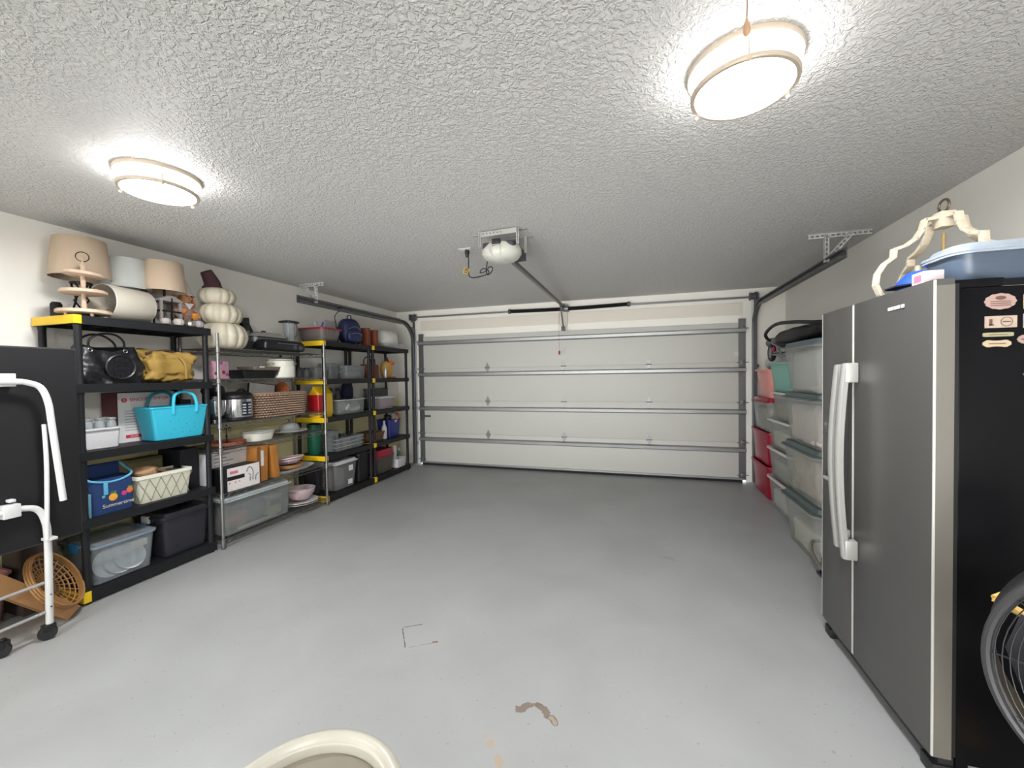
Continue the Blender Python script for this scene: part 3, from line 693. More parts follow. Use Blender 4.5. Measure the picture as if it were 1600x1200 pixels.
# scarecrow doll
t = thing('scarecrow_doll', 'seated scarecrow doll with tall cream hat and plaid shirt', 'doll', (-3.68, 2.505, Z0), 0.1)
SKIN = mat('doll_skin', (206, 150, 104), 0.85); PLAID = mat('plaid_shirt', (150, 120, 112), 0.9, var=0.5, scale=40, stretch=(0.2, 0.2, 3)); ORG = mat('orange_raffia', (226, 150, 62), 0.85, bump=0.5, scale=120)
blob(0.055, 0.07, 0.085, 0.06, 10, 0.8, 3).build('torso', PLAID, t, (0, 0, 0.05))
blob(0.05, 0.075, 0.03, 0.06, 10, 0.8, 5).build('trousers', mat('navy_cloth', (34, 34, 60), 0.9), t, (0.03, 0, 0))
hd = blob(0.045, 0.05, 0.052, 0.03, 10, 0.9, 4).build('head', SKIN, t, (0.01, 0, 0.215))
for y in (-0.018, 0.02): MB().lathe([(0.001, 0), (0.006, 0.001), (0.006, 0.003)], 10, M=Matrix.Translation((0.046, y, 0.06)) @ Matrix.Rotation(PI / 2, 4, 'Y')).build('eye', IRON, hd)
MB().lathe([(0.007, 0), (0.0005, 0.012)], 8, M=Matrix.Translation((0.045, 0.0, 0.045)) @ Matrix.Rotation(PI / 2, 4, 'Y')).build('nose', RUST, hd)
b = MB(); b.tube([(0.045, -0.015, 0.032), (0.049, 0, 0.026), (0.045, 0.016, 0.032)], 0.002, 6); b.build('mouth', RUST, hd)
MB().tube(smooth_path([(0, 0, 0.29), (-0.005, -0.005, 0.37), (-0.01, -0.03, 0.45), (-0.015, -0.05, 0.50)]), [0.058 - 0.0032 * k for k in range(16)], 14).build('hat', mat('hat_cream', (184, 177, 166), 0.9, bump=0.4, scale=90), t)
MB().lathe([(0.05, 0.285), (0.078, 0.281), (0.078, 0.288), (0.05, 0.298)], 24).build('hat_brim', mat('hat_cream', (0, 0, 0)), t)
for s in (-1, 1):
    b = MB()
    for k in range(6): b.tube([(0.01 + 0.004 * k, s * 0.045, 0.28), (0.022 + 0.004 * k - 0.01, s * (0.058 + 0.002 * k), 0.25 - 0.006 * k), (0.02, s * (0.056 + 0.003 * k), 0.205 - 0.005 * k)], 0.006, 6)
    b.build('hair', mat('orange_hair', (176, 104, 54), 0.9), t)
    MB().tube(smooth_path([(0.0, s * 0.05, 0.2), (0.03, s * 0.095, 0.14), (0.06, s * 0.07, 0.085)]), [0.024] * 4 + [0.021] * 4 + [0.019] * 3, 10).build('arm', PLAID, t)
    MB().tube(smooth_path([(0.03, s * 0.04, 0.03), (0.10, s * 0.05, 0.025), (0.12, s * 0.055, -0.0 + 0.02)]), 0.022, 10).build('leg', mat('navy_cloth', (0, 0, 0)), t)
b = MB(); b.prism([(0.0, 0.0), (0.02, -0.04), (-0.02, -0.04)], 0.0, 0.004, 'x'); blob(0.018, 0.035, 0.03, 0.4, 30, 0.8, 9).build('leaf_bow', ORG, t, (0.055, 0.05, 0.08)); blob(0.015, 0.03, 0.025, 0.4, 30, 0.8, 12).build('leaf_bow', ORG, t, (0.05, -0.055, 0.12))
MB().prism([(-0.04, 0.215), (0.04, 0.215), (0.0, 0.165)], 0.05, 0.058, 'x').build('collar', WHITEP, t)

# ================================================================== FIRST UNIT, second shelf (z 1.456): bags
Z0 = 1.456
DK = mat('black_leather', (20, 20, 24), 0.38, bump=0.5, scale=40)
t = thing('handbag', 'slouchy black handbag with round embossed medallion on first unit', 'handbag', (-3.63, 1.93, Z0))
R = []; b = MB()
for i in range(25):
    u = i / 24; z = 0.27 * u; hy = 0.185 + 0.025 * math.sin(PI * u) - 0.02 * u; hx = 0.10 + 0.02 * math.sin(PI * min(1, u * 1.3)) - 0.05 * u
    rg = rrect(0, 0, z, hx, hy, 0.05, 5); ring = [rg[q].lerp(rg[(q + 1) % len(rg)], f_ / 12) for q in range(len(rg)) for f_ in (range(12) if q % 6 == 5 else (0,))]
    R.append([Vector((p.x * (1 + 0.22 * noise.noise(Vector((p.y * 13, z * 11, 1))) + 0.1 * noise.noise(Vector((p.y * 30, z * 24, 5)))), p.y * (1 + 0.07 * noise.noise(p * 12)), p.z - (0.045 * (1 - (p.y / hy) ** 2) * u) + 0.03 * u * noise.noise(p * 16))) for p in ring])
b.rings(R); b.build('body', DK, t)
for x, lean in ((0.045, 0.02), (-0.03, -0.02)):
    MB().tube(smooth_path([(x, -0.115, 0.235), (x + lean, -0.12, 0.30), (x + lean, -0.06, 0.345), (x + lean * 1.5, 0.02, 0.345), (x + lean, 0.075, 0.30), (x, 0.085, 0.235)]), 0.0075, 8).build('handle', DK, t)
MD = Matrix.Translation((0.125, 0.02, 0.115)) @ Matrix.Rotation(PI / 2, 4, 'Y')
b = MB(); b.lathe([(0.076, 0), (0.09, 0.0), (0.092, 0.008), (0.084, 0.013), (0.076, 0.008)], 40, M=MD, c0=False, c1=False); b.lathe([(0.0001, 0.003), (0.076, 0.003)], 40, M=MD, c0=False, c1=False)
for s in (-1, 1):
    b.box(0.125, 0.134, 0.02 - 0.045, 0.02 + 0.045, 0.115 + s * 0.018 - 0.006, 0.115 + s * 0.018 + 0.006)
    b.box(0.125, 0.134, 0.02 + s * 0.032 - 0.008, 0.02 + s * 0.032 + 0.008, 0.115 + s * 0.045 - 0.012, 0.115 + s * 0.045 + 0.012)
    b.box(0.125, 0.134, 0.02 - s * 0.032 - 0.008, 0.02 - s * 0.032 + 0.008, 0.115 + s * 0.045 - 0.012, 0.115 + s * 0.045 + 0.012)
    b.box(0.125, 0.134, 0.012, 0.028, 0.115 + s * 0.055 - 0.02, 0.115 + s * 0.055 + 0.01)
b.build('medallion', DK, t, bev=0)
for y in (-0.115, 0.085): MB().tube(circ((0.062, y, 0.232), 0.012, 12, 'x'), 0.003, 6, closed=True).build('buckle_ring', CHROME, t)
t = thing('canvas_bag', 'crumpled mustard canvas bag beside the black handbag', 'bag', (-3.65, 2.325, Z0))
blob(0.105, 0.185, 0.12, 0.34, 13, 0.5, 11, 72, 44).build('body', mat('mustard_canvas', (158, 128, 62), 0.7, bump=0.5, scale=30, var=0.15), t)
MB().tube(smooth_path([(0.03, -0.15, 0.225), (0.04, -0.05, 0.25), (0.02, 0.03, 0.25), (0.03, 0.10, 0.225)]), [0.011] * 16, 8).build('rolled_top', mat('brown_trim', (74, 54, 34), 0.7), t)
MB().tube(smooth_path([(0.09, 0.05, 0.21), (0.135, 0.065, 0.14), (0.12, 0.08, 0.03)]), 0.009, 8).build('strap', mat('mustard_canvas', (0, 0, 0)), t)
solid('folded_cloth', 'small folded black cloth behind the left post of first unit', 'cloth', blob(0.07, 0.05, 0.07, 0.15, 8, 0.7, 14), DARK, (-3.80, 1.765, Z0))

# ------------------------------------------------------------------ first unit, third shelf (z 1.006)
Z0 = 1.006
t = tub('storage_bin', 'small white plastic bin full of glass jars', 'bin', -3.70, -3.505, 1.725, 1.965, Z0, Z0 + 0.145, WHITEP, rr_=0.03)
for i in range(2):
    for k in range(3):
        j = thing('glass_jar', f"clear glass jar in white bin, {('front', 'back')[i]} row, {('left', 'middle', 'right')[k]}", 'jar', (-3.565 - 0.075 * i, 1.785 + k * 0.065, Z0 + 0.006), 0, 'glass jars in white bin')
        MB().lathe([(0.001, 0), (0.026, 0.002), (0.029, 0.02), (0.029, 0.16), (0.022, 0.185), (0.024, 0.205), (0.021, 0.205), (0.019, 0.185), (0.026, 0.16), (0.026, 0.02)], 18, c1=False).build('glass', GLASS, j)
        MB().lathe([(0.024, 0.19), (0.026, 0.192), (0.026, 0.20), (0.024, 0.202)], 18, c0=False, c1=False).build('neck_ring', mat('jar_ring', (190, 190, 188), 0.3, 0.7), j)
t, hx, hy, h = box_thing('sewing_machine_box', 'white and maroon sewing machine carton behind the turquoise tote', 'box', -3.885, -3.70, 2.03, 2.42, Z0, Z0 + 0.375, mat('maroon_print', (72, 22, 30), 0.5), bev=0.002)
wh = mat('printed_white', (222, 218, 216), 0.5); SR = mat('print_red', (204, 42, 66), 0.5); SG = mat('print_gray', (120, 118, 124), 0.5)
MB().box(hx, hx + 0.0012, -hy, hy, 0, h).build('front_print', wh, t)
text('SINGER', 0.036, SR, t, (hx + 0.002, -hy + 0.135, h - 0.055), FX, ext=0.0003)
MB().lathe([(0.0001, 0), (0.018, 0), (0.018, 0.0008)], 20, M=Matrix.Translation((hx + 0.0014, -hy + 0.04, h - 0.055)) @ Matrix.Rotation(PI / 2, 4, 'Y')).build('logo_disc', SR, t)
text('S', 0.03, wh, t, (hx + 0.003, -hy + 0.04, h - 0.055), FX, ext=0.0002)
text('SINGER', 0.034, SR, t, (hx + 0.002, hy - 0.10, h - 0.05), FX, ext=0.0003)
b = MB()
for k in range(8): b.box(hx + 0.0012, hx + 0.002, -hy + 0.04, -hy + 0.15 - 0.012 * (k % 3), 0.235 - k * 0.021, 0.239 - k * 0.021)
b.build('printed_lines', SG, t)
b = MB(); b.box(hx + 0.0012, hx + 0.002, -hy + 0.045, -hy + 0.15, 0.03, 0.055); b.build('red_banner', SR, t)
text('SINGER', 0.016, wh, t, (hx + 0.0022, -hy + 0.10, 0.042), FX, ext=0.0002)
# turquoise tote
TQ = mat('turquoise_rubber', (52, 178, 206), 0.5)
t = thing('rubber_tote', 'turquoise moulded rubber tote with loop handles', 'tote bag', (-3.575, 2.325, Z0))
b = MB(); S = [(0.0, 0.075, 0.165, 0.02), (0.008, 0.083, 0.178, 0.025), (0.245, 0.098, 0.215, 0.02), (0.25, 0.102, 0.218, 0.02), (0.262, 0.102, 0.218, 0.02), (0.262, 0.094, 0.21, 0.018), (0.02, 0.074, 0.165, 0.02)]
b.rr(S, 4); b.build('body', TQ, t)
for s in (1, -1):
    for a, q in ((-0.10, 0.035), ):
        pts = smooth_path([(s * 0.098, a + 0.04, 0.20), (s * 0.100, a + 0.04, 0.275), (s * 0.085, a + 0.06, 0.345), (s * 0.075, a + 0.11, 0.372), (s * 0.075, a + 0.16, 0.37), (s * 0.085, a + 0.205, 0.34), (s * 0.10, a + 0.215, 0.275), (s * 0.098, a + 0.215, 0.205)], 4)
        MB().tube(pts, 0.0115, 8).build('handle', TQ if s > 0 else mat('teal_rubber', (30, 120, 136), 0.5), t, (0, 0, 0) if s > 0 else (0, -0.06, 0))
    b = MB()
    for y in (-0.06, 0.115, -0.14):
        b.lathe([(0.0001, 0.0), (0.009, 0.0), (0.009, 0.002)], 12, M=Matrix.Translation((s * 0.093, y, 0.215)) @ Matrix.Rotation(s * PI / 2, 4, 'Y'))
    for k in range(10):
        b.lathe([(0.0001, 0.0), (0.0032, 0.0), (0.0032, 0.001)], 8, M=Matrix.Translation((s * (0.0835 + 0.0145 * (0.04 + 0.03 * (k % 4)) / 0.245 + 0.0), -0.08 + 0.03 * (k * 3 % 7), 0.05 + 0.032 * (k % 4))) @ Matrix.Rotation(s * PI / 2, 4, 'Y'))
    b.build('button_holes', mat('hole_teal', (14, 70, 84), 0.6), t)
solid('dark_carton', 'dark carton at back right of the tote shelf', 'box', MB().box(-0.10, 0.10, -0.045, 0.045, 0, 0.30), mat('near_black_card', (20, 18, 26), 0.6), (-3.79, 2.50, Z0), bev=0.003)

# ------------------------------------------------------------------ first unit, fourth shelf (z .556)
Z0 = 0.556
NV = mat('navy_fabric', (26, 54, 104), 0.75, bump=0.2, scale=150)
LB = mat('light_blue_binding', (96, 176, 212), 0.5)
t = thing('lunch_bag', 'navy insulated lunch bag printed with pineapples and open top', 'lunch bag', (-3.60, 1.89, Z0), 0.04)
b = MB(); b.rr([(0.004, 0.08, 0.115, 0.03), (0.0, 0.085, 0.12, 0.03), (0.13, 0.088, 0.125, 0.03), (0.24, 0.078, 0.122, 0.03), (0.24, 0.072, 0.116, 0.03), (0.01, 0.078, 0.112, 0.03)][::1], 5); b.build('body', NV, t)
b = MB(); b.rr([(0.24, 0.014, 0.118, 0.012), (0.33, 0.012, 0.112, 0.012)], 3, c=(-0.06, 0)); b.build('open_flap', NV, t)
MB().tube(smooth_path([(-0.055, -0.118, 0.31), (0.0, -0.125, 0.26), (0.075, -0.115, 0.235), (0.08, -0.03, 0.215), (0.08, 0.05, 0.22), (0.072, 0.115, 0.25), (0.0, 0.125, 0.28), (-0.05, 0.116, 0.32)]), 0.0075, 8).build('zip_binding', LB, t)
MB().box(0.084, 0.094, -0.065, -0.04, 0.13, 0.215).build('zip_pull', LB, t, bev=0.003)
for (y, z, r, c, l) in ((-0.01, 0.105, 0.026, (238, 170, 58), 1), (0.055, 0.115, 0.017, (196, 60, 130), 0), (0.09, 0.13, 0.021, (230, 110, 60), 1), (-0.065, 0.12, 0.010, (110, 170, 190), 0)):
    fr = MB().lathe([(0.0001, 0.0), (r * 0.8, 0.0), (r, 0.002), (r * 0.8, 0.003), (0.0001, 0.0032)], 16, M=Matrix.Translation((0.087, y, z)) @ Matrix.Rotation(PI / 2, 4, 'Y')).build('fruit_print', mat(f'fruit_{c[0]}', c, 0.6), t)
    if l:
        b = MB()
        for k in range(5): a = PI / 2 + (k - 2) * 0.42; b.prism([(y + math.cos(a) * r * 0.6 - 0.003, z + r * 0.9), (y + math.cos(a) * r * 0.6 + 0.003, z + r * 0.9), (y + math.cos(a) * r * 1.1, z + r * 0.7 + math.sin(a) * r * 1.1)], 0.0875, 0.090, 'x')
        b.build('leaf_print', mat('leaf_print', (110, 160, 70), 0.6), t)
text('Summertime', 0.036, mat('cream_print', (224, 210, 196), 0.6), t, (0.0895, 0.02, 0.052), FX, ext=0.0003)
t, hx, hy, h = box_thing('glass_tray', 'pale blue glass edged tray standing left of lunch bag', 'tray', -3.56, -3.50, 1.735, 1.758, Z0, Z0 + 0.16, mat('pale_blue_glass', (110, 160, 180), 0.15, alpha=0.75), bev=0.002)
# quilted crate
QC = mat('quilted_cream', (204, 202, 184), 0.8, bump=0.3, scale=60, var=0.06)
t = thing('quilted_basket', 'cream quilted fabric basket with diamond stitching', 'basket', (-3.60, 2.215, Z0), -0.03)
b = MB(); b.rr([(0.0, 0.09, 0.165, 0.02), (0.2, 0.105, 0.19, 0.02), (0.2, 0.099, 0.184, 0.02), (0.006, 0.084, 0.159, 0.02)], 4); b.build('body', QC, t)
b = MB(); b.rings([rrect(0, 0, z, 0.105 + d, 0.19 + d, 0.022, 4) for z, d in ((0.18, 0), (0.182, 0.004), (0.206, 0.004), (0.208, -0.004), (0.2, -0.008))], False, False, False); b.build('piped_rim', mat('rim_cream', (226, 224, 210), 0.7), t)
b = MB()
def side(u, v): return (0.091 + 0.015 * v / 0.2 + 0.001, -0.165 - 0.025 * v / 0.2 + u * 2 * (0.165 + 0.025 * v / 0.2), v)
def near(u, v): return (-0.09 - 0.015 * v / 0.2 + u * 2 * (0.09 + 0.015 * v / 0.2), -0.166 - 0.025 * v / 0.2 - 0.001, v)
for fn, n in ((side, 5), (near, 3)):
    for k in range(-1, n + 1):
        for sgn in (1, -1):
            pts = []
            for j in range(9):
                v = 0.01 + 0.165 * j / 8; u = (k + (j / 8 if sgn > 0 else 1 - j / 8)) / n
                if -0.001 <= u <= 1.001: pts.append(fn(u, v))
            if len(pts) > 1: b.tube(pts, 0.0022, 6)
b.build('diamond_stitching', mat('stitch_gray', (140, 140, 122), 0.8), t)
solid('crumpled_paper', 'crumpled brown packing paper sticking out of quilted basket', 'paper', blob(0.06, 0.08, 0.055, 0.3, 12, 0.8, 21), mat('kraft_paper', (176, 140, 104), 0.85), (-3.60, 2.13, Z0 + 0.15))
solid('folded_napkin', 'brown folded napkin in quilted basket beside the kraft paper', 'napkin', MB().box(-0.05, 0.05, -0.06, 0.07, 0, 0.02, M=Matrix.Rotation(-0.45, 4, 'X')), mat('napkin_brown', (110, 84, 62), 0.85), (-3.575, 2.22, Z0 + 0.20), bev=0.004)
solid('dark_pouch', 'dark olive pouch lying in right end of quilted basket', 'pouch', blob(0.06, 0.07, 0.035, 0.2, 10, 0.7, 23), mat('dark_olive', (58, 60, 44), 0.8), (-3.60, 2.31, Z0 + 0.135))
solid('olive_box', 'olive storage box behind the quilted basket', 'box', MB().box(-0.06, 0.06, -0.12, 0.12, 0, 0.30), mat('olive_card', (112, 106, 72), 0.75), (-3.81, 2.23, Z0), bev=0.006)
solid('black_carton', 'black carton behind the basket at right of fourth shelf', 'box', MB().box(-0.13, 0.13, -0.08, 0.07, 0, 0.34), mat('near_black_card', (0, 0, 0)), (-3.74, 2.47, Z0), bev=0.004)
solid('white_board', 'thin white board standing upright at right end of unit', 'board', MB().box(-0.06, 0.06, -0.006, 0.006, 0, 0.27), WHITEP, (-3.56, 2.553, Z0 + 0.0), bev=0.002)

# ------------------------------------------------------------------ first unit, bottom (z .086)
Z0 = 0.087
t = tub('storage_bin', 'clear lidded storage bin with blue latches and white plates inside', 'bin', -3.86, -3.47, 1.735, 2.13, Z0, Z0 + 0.29, CLEAR, rim=BLUEC, lid=CLEAR, lidh=0.022, latch=mat('latch_blue', (40, 130, 186), 0.4), taper=0.9)
for k in range(3):
    a = (0.5, 0.35, 0.2)[k]
    p = thing('white_plate', ('white round plate leaning at left in the blue latched bin', 'white round plate leaning in middle of the blue latched bin', 'white round plate leaning at right in the blue latched bin')[k], 'plate', (-3.55, 1.86 + 0.062 * k, Z0 + 0.11), rot=(0.3, 1.25 - 0.1 * k, 0.35))
    MB().lathe([(0.0001, 0), (0.06, 0.0), (0.095, 0.014), (0.096, 0.017), (0.06, 0.004), (0.0001, 0.004)], 32, c0=False, c1=False).build('disc', WHITEM, p)
    MB().lathe([(0.05, -0.004), (0.053, -0.004), (0.053, 0.0), (0.05, 0.0)], 24, c0=False, c1=False).build('foot_ring', WHITEM, p)
solid('paper_napkins', 'stack of cream napkins in upper part of blue latched bin', 'napkins', MB().box(-0.08, 0.08, -0.05, 0.05, 0, 0.05), mat('napkin_cream', (222, 214, 200), 0.8), (-3.62, 2.04, Z0 + 0.15), bev=0.004, rz=0.2)
solid('pink_wrapped_parcel', 'dusty pink wrapped parcel under lid of blue latched bin', 'parcel', blob(0.12, 0.11, 0.045, 0.12, 8, 0.5, 31), mat('dusty_pink', (152, 120, 118), 0.7), (-3.70, 1.98, Z0 + 0.14))
t = tub('storage_bin', 'smoky dark grey lidded bin beside the blue latched bin', 'bin', -3.87, -3.475, 2.165, 2.545, Z0, Z0 + 0.345, SMOKE, lid=SMOKE, lidh=0.03, taper=0.88, latch=mat('latch_white', (200, 200, 200), 0.4), ribs=0)
solid('dark_bundle', 'dark fabric bundle inside the smoky bin', 'fabric', blob(0.15, 0.145, 0.11, 0.12, 7, 0.5, 33), DARK, (-3.67, 2.355, Z0 + 0.01))

# ================================================================== WIRE RACK top (z 1.748): pumpkins and appliances
Z0 = 1.749
PC = mat('cream_pumpkin', (196, 189, 170), 0.55, bump=0.1, scale=60)
def pumpkin(label, x, y, z, r, h, lobes, rz):
    t = thing('pumpkin', label, 'pumpkin', (x, y, z), rz, 'stacked cream pumpkins')
    prof = [(r * 0.25, 0.012 * 1), (r * 0.6, 0.0), (r * 0.88, h * 0.14), (r, h * 0.42), (r * 0.985, h * 0.62), (r * 0.84, h * 0.86), (r * 0.55, h), (r * 0.22, h * 0.95)]
    P = []
    pp = smooth_path([(a, 0, c) for a, c in prof], 4)
    MB().lathe([(p.x, p.z) for p in pp], 96, lobes=lobes, amp=0.085).build('flesh', PC, t, ang=80)
    return t
pumpkin('largest cream pumpkin at the bottom of the stacked three', -3.625, 2.80, Z0, 0.195, 0.235, 14, 0)
pumpkin('middle cream pumpkin of the stacked three', -3.63, 2.785, Z0 + 0.228, 0.172, 0.18, 14, 0.3)
pk = pumpkin('smallest cream pumpkin at top of stack under maroon hat', -3.64, 2.765, Z0 + 0.402, 0.15, 0.145, 13, 0.1)
b = MB(); pts = smooth_path([(0, 0, 0), (0, -0.005, 0.05), (0, -0.03, 0.10), (0, -0.06, 0.15)], 4)
b.tube(pts, [0.075 - 0.0025 * k for k in range(len(pts))], 18)
t = thing('knit_hat', 'dark maroon knit hat perched on the top pumpkin', 'hat', (-3.66, 2.745, Z0 + 0.54))
b.build('crown', mat('maroon_knit', (68, 42, 50), 0.95, bump=0.4, scale=120), t)
MB().lathe([(0.07, -0.005), (0.08, 0.0), (0.08, 0.018), (0.07, 0.024)], 20).build('cuff', mat('maroon_knit', (0, 0, 0)), t)
MB().box(-0.002, 0.002, 0.06, 0.08, 0.0, 0.03).build('label_tag', mat('tag_pink', (196, 176, 176), 0.7), t)
# appliances
AB = mat('appliance_black', (24, 24, 28), 0.3)
t = thing('food_processor', 'black slicer with grey arm behind the cream pumpkins', 'kitchen appliance', (-3.74, 3.07, Z0))
MB().rr([(0, 0.09, 0.10, 0.02), (0.10, 0.085, 0.09, 0.02)], 4).build('base', GRAYD, t, bev=0.0); b = MB(); b.bar((0, -0.02, 0.10), (0, 0.05, 0.29), 0.06, 0.07); b.build('arm', AB, t, bev=0.01); b = MB(); b.bar((0, -0.03, 0.30), (0, 0.07, 0.31), 0.07, 0.06); b.bar((0, 0.05, 0.3), (0.02, 0.115, 0.13), 0.04, 0.05); b.build('head', AB, t, bev=0.008); MB().lathe([(0.05, 0.10), (0.055, 0.18), (0.055, 0.2)], 20, c=(0.03, 0.0, 0)).build('bowl', GLASS, t)
t = thing('slow_cooker', 'low silver and black cooker with clear lid behind the griddle', 'kitchen appliance', (-3.745, 3.33, Z0))
MB().rr([(0, 0.12, 0.20, 0.06), (0.14, 0.125, 0.215, 0.07), (0.15, 0.125, 0.215, 0.07)], 5).build('body', mat('pewter', (120, 120, 124), 0.35, 0.6), t); MB().rr([(0.15, 0.125, 0.215, 0.07), (0.175, 0.13, 0.22, 0.07), (0.18, 0.12, 0.21, 0.07), (0.205, 0.08, 0.15, 0.05)], 5).build('lid', mat('lid_gray', (176, 174, 168), 0.2, alpha=0.7), t); MB().rr([(0.145, 0.13, 0.222, 0.07), (0.155, 0.13, 0.222, 0.07)], 5).build('rim', AB, t); MB().lathe([(0.02, 0.2), (0.024, 0.225), (0.01, 0.23)], 14).build('knob', AB, t)
t = thing('electric_griddle', 'black countertop griddle at front of the wire rack top', 'kitchen appliance', (-3.535, 3.34, Z0))
MB().rr([(0.012, 0.075, 0.24, 0.03), (0.03, 0.085, 0.255, 0.03), (0.085, 0.085, 0.25, 0.03), (0.115, 0.07, 0.225, 0.03)], 5).build('body', AB, t)
MB().box(0.0815, 0.088, -0.11, 0.14, 0.078, 0.086).build('trim_strip', mat('strip_gray', (110, 110, 112), 0.3, 0.6), t)
for y in (0.10, 0.17): MB().lathe([(0.0001, 0), (0.024, 0.0), (0.022, 0.012), (0.0001, 0.013)], 16, M=Matrix.Translation((0.084, y, 0.05)) @ Matrix.Rotation(PI / 2, 4, 'Y')).build('dial', mat('dial_gray', (96, 96, 98), 0.3, 0.7), t)
for y in (-0.2, 0.2): MB().lathe([(0.012, 0), (0.014, 0.014)], 10, c=(0.0, y, 0)).build('foot', GRAYD, t)
t = thing('glass_carafe', 'clear glass carafe with black lid and chrome handle on the rack', 'carafe', (-3.655, 3.475, Z0 + 0.118), 0)
t.location.z = Z0 + 0.0; t.location.x = -3.68; t.location.y = 3.60
MB().lathe([(0.05, 0), (0.055, 0.01), (0.055, 0.12), (0.045, 0.135)], 24).build('base', AB, t); MB().lathe([(0.04, 0.135), (0.048, 0.15), (0.062, 0.34), (0.06, 0.34), (0.045, 0.155)], 24, c0=False, c1=False).build('glass', GLASS, t)
b = MB(); b.rr([(0.335, 0.06, 0.07, 0.02), (0.34, 0.075, 0.08, 0.02), (0.355, 0.075, 0.08, 0.02), (0.365, 0.05, 0.06, 0.02)], 4); b.build('lid', AB, t)
MB().tube(smooth_path([(0.0, 0.06, 0.35), (0, 0.10, 0.335), (0, 0.11, 0.24), (0, 0.075, 0.18), (0, 0.055, 0.17)]), 0.007, 8).build('handle', CHROME, t)
MB().tube([(0, 0, 0.15), (0, 0, 0.335)], 0.007, 8).build('spindle', GRAYD, t)

# ------------------------------------------------------------------ wire rack second shelf (z 1.478)
Z0 = 1.479
t, hx, hy, h = box_thing('floral_box', 'pink and purple floral printed box behind the front post', 'box', -3.75, -3.62, 2.70, 2.84, Z0, Z0 + 0.16, mat('floral_pink', (206, 160, 178), 0.6, var=0.4, scale=18))
for (y, z, c) in ((-0.03, 0.13, (112, 60, 120)), (0.02, 0.06, (120, 40, 50)), (0.055, 0.04, (176, 70, 120)), (0.0, 0.145, (160, 90, 150)), (-0.05, 0.05, (110, 74, 50))):
    MB().lathe([(0.0001, 0), (0.02, 0.0), (0.016, 0.002)], 10, lobes=5, amp=0.3, M=Matrix.Translation((hx + 0.0005, y, z)) @ Matrix.Rotation(PI / 2, 4, 'Y')).build('flower_print', mat(f'flower_{c[0]}', c, 0.6), t)
t = thing('roasting_pan', 'black roasting pan with taupe liner on second wire shelf', 'pan', (-3.62, 3.09, Z0))
MB().rr([(0.0, 0.10, 0.17, 0.03), (0.075, 0.12, 0.21, 0.035), (0.08, 0.125, 0.225, 0.035), (0.082, 0.112, 0.20, 0.03), (0.006, 0.092, 0.16, 0.02)], 4).build('body', AB, t)
MB().rr([(0.03, 0.105, 0.13, 0.02), (0.115, 0.122, 0.155, 0.02), (0.115, 0.117, 0.15, 0.02), (0.035, 0.10, 0.125, 0.02)], 4, c=(0.0, 0.07)).build('liner', mat('taupe_liner', (112, 100, 90), 0.5), t)
MB().box(0.117, 0.126, -0.03, 0.02, 0.105, 0.118).build('sticker', WHITEM, t)
t = thing('enamel_pot', 'white enamel pot with black trimmed handle beside roasting pan', 'pot', (-3.60, 3.40, Z0))
MB().lathe([(0.0001, 0), (0.125, 0.0), (0.135, 0.012), (0.135, 0.125), (0.13, 0.13), (0.128, 0.175), (0.132, 0.18), (0.124, 0.18), (0.12, 0.13), (0.12, 0.01)], 36, c1=False).build('body', mat('cream_enamel', (226, 226, 214), 0.25), t)
MB().lathe([(0.128, 0.181), (0.12, 0.195), (0.05, 0.212), (0.0001, 0.215)], 36, c0=False).build('lid', mat('cream_enamel', (0, 0, 0)), t)
MB().tube(circ((0, 0, 0.181), 0.131, 40), 0.0025, 6, closed=True).build('rim_band', IRON, t)
MB().lathe([(0.008, 0.21), (0.008, 0.225), (0.02, 0.235), (0.01, 0.243)], 14).build('knob', AB, t)
for s in (-1, 1): MB().tube(smooth_path([(0.045, s * 0.122, 0.15), (0.04, s * 0.165, 0.155), (-0.01, s * 0.165, 0.155), (-0.02, s * 0.125, 0.15)]), 0.007, 8).build('handle', mat('tan_handle', (196, 176, 140), 0.5), t)
for k in range(3):
    j = thing('spice_jar', ('small smoky glass jar nearest the white enamel pot', 'small smoky glass jar in middle of three at rack end', 'small smoky glass jar at the far end of the rack')[k], 'jar', (-3.66 + 0.03 * k, 3.585 + 0.082 * k, Z0), 0, 'smoky jars on the wire rack')
    MB().lathe([(0.03, 0), (0.033, 0.006), (0.033, 0.085), (0.027, 0.095)], 16).build('glass', mat('smoky_glass', (98, 98, 102), 0.1, alpha=0.6), j); MB().lathe([(0.03, 0.095), (0.03, 0.115)], 16).build('lid', AB, j)

# ------------------------------------------------------------------ wire rack third shelf (z 1.087)
Z0 = 1.088
t = thing('stand_mixer', 'black mixer with steel bowl at left end of third wire shelf', 'kitchen appliance', (-3.64, 2.70, Z0))
MB().rr([(0, 0.11, 0.08, 0.05), (0.03, 0.10, 0.075, 0.05)], 5).build('base', AB, t)
MB().lathe([(0.04, 0.035), (0.062, 0.06), (0.078, 0.12), (0.08, 0.20), (0.083, 0.20), (0.076, 0.19), (0.074, 0.12)], 28, c=(0.03, 0, 0), c1=False).build('bowl', mat('polished_steel', (196, 196, 198), 0.15, 0.95), t)
b = MB(); b.box(-0.10, -0.05, -0.03, 0.03, 0.03, 0.26); b.build('column', AB, t, bev=0.01); MB().rr([(0.235, 0.09, 0.035, 0.03), (0.28, 0.11, 0.05, 0.035), (0.32, 0.10, 0.045, 0.035), (0.335, 0.07, 0.03, 0.02)], 5).build('head', AB, t)
MB().lathe([(0.03, 0.21), (0.03, 0.24)], 16, c=(0.03, 0, 0)).build('chrome_collar', CHROME, t)
t = thing('pressure_cooker', 'steel electric pressure cooker with black lid and keypad', 'kitchen appliance', (-3.585, 2.885, Z0))
PS = mat('polished_steel', (0, 0, 0))
